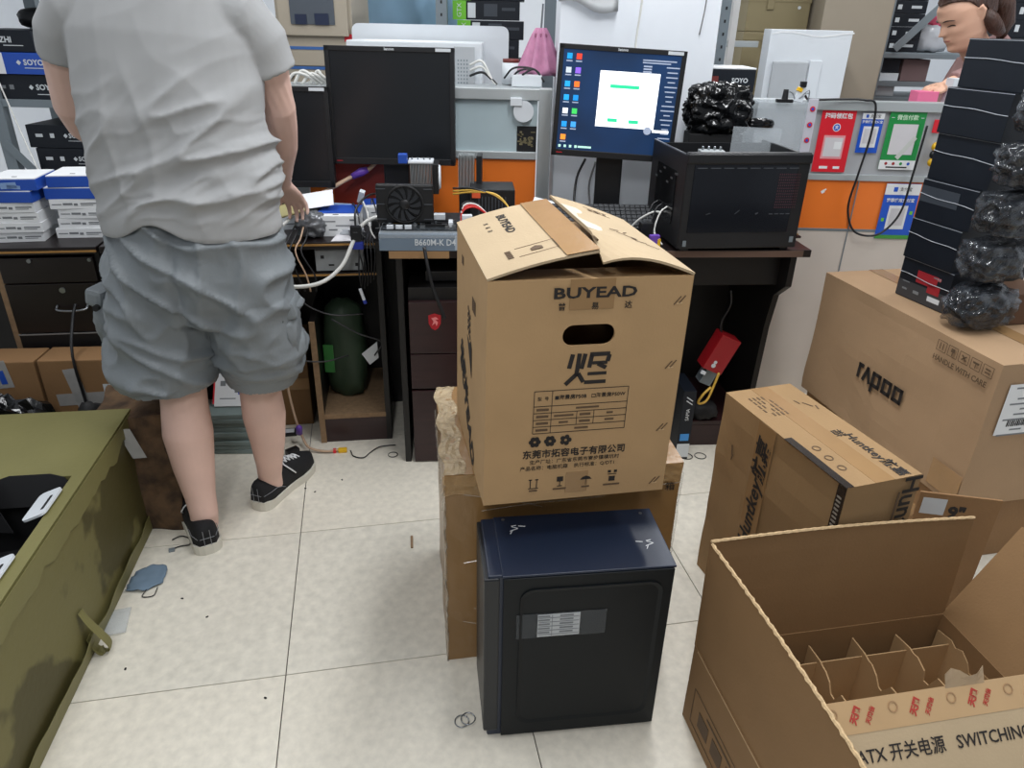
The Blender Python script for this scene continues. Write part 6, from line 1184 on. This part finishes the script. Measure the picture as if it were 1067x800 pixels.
me = remesh(bm, .009, 2); folds(me, lambda c, n: .006 * rdg(Vector((c.x * 8, c.y * 5, c.z * 12)))); link('top', me, MAUVE, wm, -ML2)
bm = bmesh.new()
for q in (-.08, .08): bsweep(bm, [(2.14, 3.5 + q, .88), (2.13, 3.5 + q, .48), (2.15, 3.5 + q, .08)], [.105, .078, .06], 14, (1, .1, 0))
link('trousers', remesh(bm, .012, 1), BLACKM, wm, -ML2)
# hair: cap swept back from the forehead over the top, knot at the back and a loose tail
bm = bmesh.new(); MHW = MW @ Matrix.Translation((-.004, 0, .006)) @ Matrix.Scale(1.07, 4)
nr, ns = 22, 56; rings = []
for i in range(nr + 1):
    ring = []
    for j in range(ns):
        th = 2 * math.pi * j / ns; fr = max(0, math.cos(th)); sd = abs(math.sin(th)); t0 = .30 + .46 * fr ** .6 + .16 * sd ** 2 * (1 - fr) + (.12 if math.cos(th) > -.25 else 0) * sd
        t0 = min(t0, .82); ring.append(bm.verts.new(MHW @ (head_pt(t0 + (1 - t0) * i / nr, th) * (1 + .012 * math.sin(th * 22)))))
    rings.append(ring)
for a_, b_ in zip(rings, rings[1:]):
    for j in range(ns): bm.faces.new((a_[j], a_[(j + 1) % ns], b_[(j + 1) % ns], b_[j]))
bm.faces.new(rings[0][::-1]); bm.faces.new(rings[-1])
bsweep(bm, [MW @ Vector(p) for p in ((-.085, 0, .02), (-.115, 0, .01), (-.135, .0, -.03), (-.13, .0, -.09), (-.10, -.0, -.15))], [.035, .04, .042, .036, .015], 14)
bsweep(bm, [MW @ Vector(p) for p in ((-.03, .062, .0), (-.045, .064, -.035), (-.06, .06, -.07), (-.08, .05, -.10))], [.022, .03, .03, .018], 10); bsweep(bm, [MW @ Vector(p) for p in ((-.03, -.062, .0), (-.045, -.064, -.035), (-.06, -.06, -.07))], [.022, .03, .02], 10)
fin('hair', bm, HAIRB, wm, -ML2, smooth=True)
DK = mat('lash_dark', (40, 26, 24), .5); LIP = mat('lip', (176, 104, 96), .45)
for s in (-1, 1):
    def fpt(t, y):   # face surface point at height t and half-width y
        th = math.asin(max(-1, min(1, math.copysign((abs(y) / interp(WP, t)) ** (1 / .85), y)))); return MW @ (head_pt(t, th) + Vector((.0022, s * .0008, 0)))
    bm = bmesh.new(); bsweep(bm, [fpt(.487 + .01 * math.sin(math.pi * k / 6) - .004 * k / 6, s * (.018 + .028 * k / 6)) for k in range(7)], [.0012, .002, .0024, .0024, .0024, .002, .0012], 6); fin('closed_eye', bm, DK, wm, -ML2, smooth=True)
    bm = bmesh.new(); bsweep(bm, [fpt(.575 + .018 * math.sin(math.pi * k / 6) - .006 * k / 6, s * (.014 + .038 * k / 6)) for k in range(7)], [.0014, .0024, .0028, .0026, .0022, .0018, .001], 6); fin('eyebrow', bm, DK, wm, -ML2, smooth=True)
bm = bmesh.new(); bsweep(bm, [fpt(.268, -.02 + .04 * k / 8) for k in range(9)], [.001, .0022, .003, .0036, .0034, .0036, .003, .0022, .001], 6); fin('lips', bm, LIP, wm, -ML2, smooth=True)

# ---- person in light blue further back
ML3 = Vector((-.64, 4.25, 0)); bp_ = thing('person', 'person in a light blue shirt standing far behind the monitors', 'person', ML3); bp_.scale = (1.12, 1.12, 1.12)
bm = bmesh.new()
for q in (-.09, .09): bsweep(bm, [(q, 0, .9), (q, 0, .5), (q, .02, .1), (q, 0, .03), (q, .12, .025)], [.09, .065, .045, .042, .03], 12, (0, 1, 0))
bsweep(bm, [(0, 0, .85), (0, 0, 1.0), (0, 0, 1.2), (0, .01, 1.45), (0, .02, 1.56), (0, .04, 1.62), (0, .05, 1.70)], [(.17, .12), (.17, .12), (.17, .11), (.2, .115), (.15, .09), (.06, .06), (.055, .055)], 18, (0, 1, 0))
for s in (-1, 1): bsweep(bm, [(s * .17, .01, 1.52), (s * .23, .03, 1.40), (s * .24, .06, 1.22), (s * .2, .2, 1.1), (s * .17, .28, 1.08)], [.06, .05, .042, .034, .027], 10); bhand(bm, (s * .17, .28, 1.08), (s * .16, .35, 1.06), (0, 0, 1), s, .4)
bhead(bm, Matrix.Translation((0, .08, 1.79)) @ Matrix.Rotation(R(90), 4, 'Z') @ Matrix.Scale(1.05, 4)); link('body', remesh(bm, .009, 1), SKIN, bp_)
bm = bmesh.new(); bsweep(bm, [(0, 0, .88), (0, 0, 1.1), (0, .0, 1.3), (0, .01, 1.45), (0, .02, 1.55), (0, .035, 1.62)], [(.21, .15), (.22, .15), (.225, .145), (.225, .14), (.17, .11), (.075, .075)], 24, (0, 1, 0))
for s in (-1, 1): bsweep(bm, [(s * .16, .01, 1.53), (s * .23, .03, 1.42), (s * .245, .05, 1.28)], [.075, .066, .06], 14)
me = remesh(bm, .011, 2); folds(me, lambda c, n: .012 * rdg(Vector((c.x * 9, c.y * 5, c.z * 5)), 3)); link('shirt', me, LBLUE, bp_)
bm = bmesh.new()
for q in (-.09, .09): bsweep(bm, [(q, 0, .95), (q, 0, .5), (q, .02, .06)], [.115, .085, .065], 14, (0, 1, 0))
link('trousers', remesh(bm, .014, 1), NAVY, bp_)
bm = bmesh.new(); MH = Matrix.Translation((0, .075, 1.80)) @ Matrix.Rotation(R(90), 4, 'Z') @ Matrix.Scale(1.12, 4)
rings = [[bm.verts.new(MH @ (head_pt(.42 + .58 * i / 12 + (.25 * (1 - i / 12) if math.cos(2 * math.pi * j / 30) > .2 else 0), 2 * math.pi * j / 30))) for j in range(30)] for i in range(13)]
for a_, b_ in zip(rings, rings[1:]):
    for j in range(30): bm.faces.new((a_[j], a_[(j + 1) % 30], b_[(j + 1) % 30], b_[j]))
bm.faces.new(rings[0][::-1]); bm.faces.new(rings[-1]); fin('hair', bm, HAIR, bp_, smooth=True)
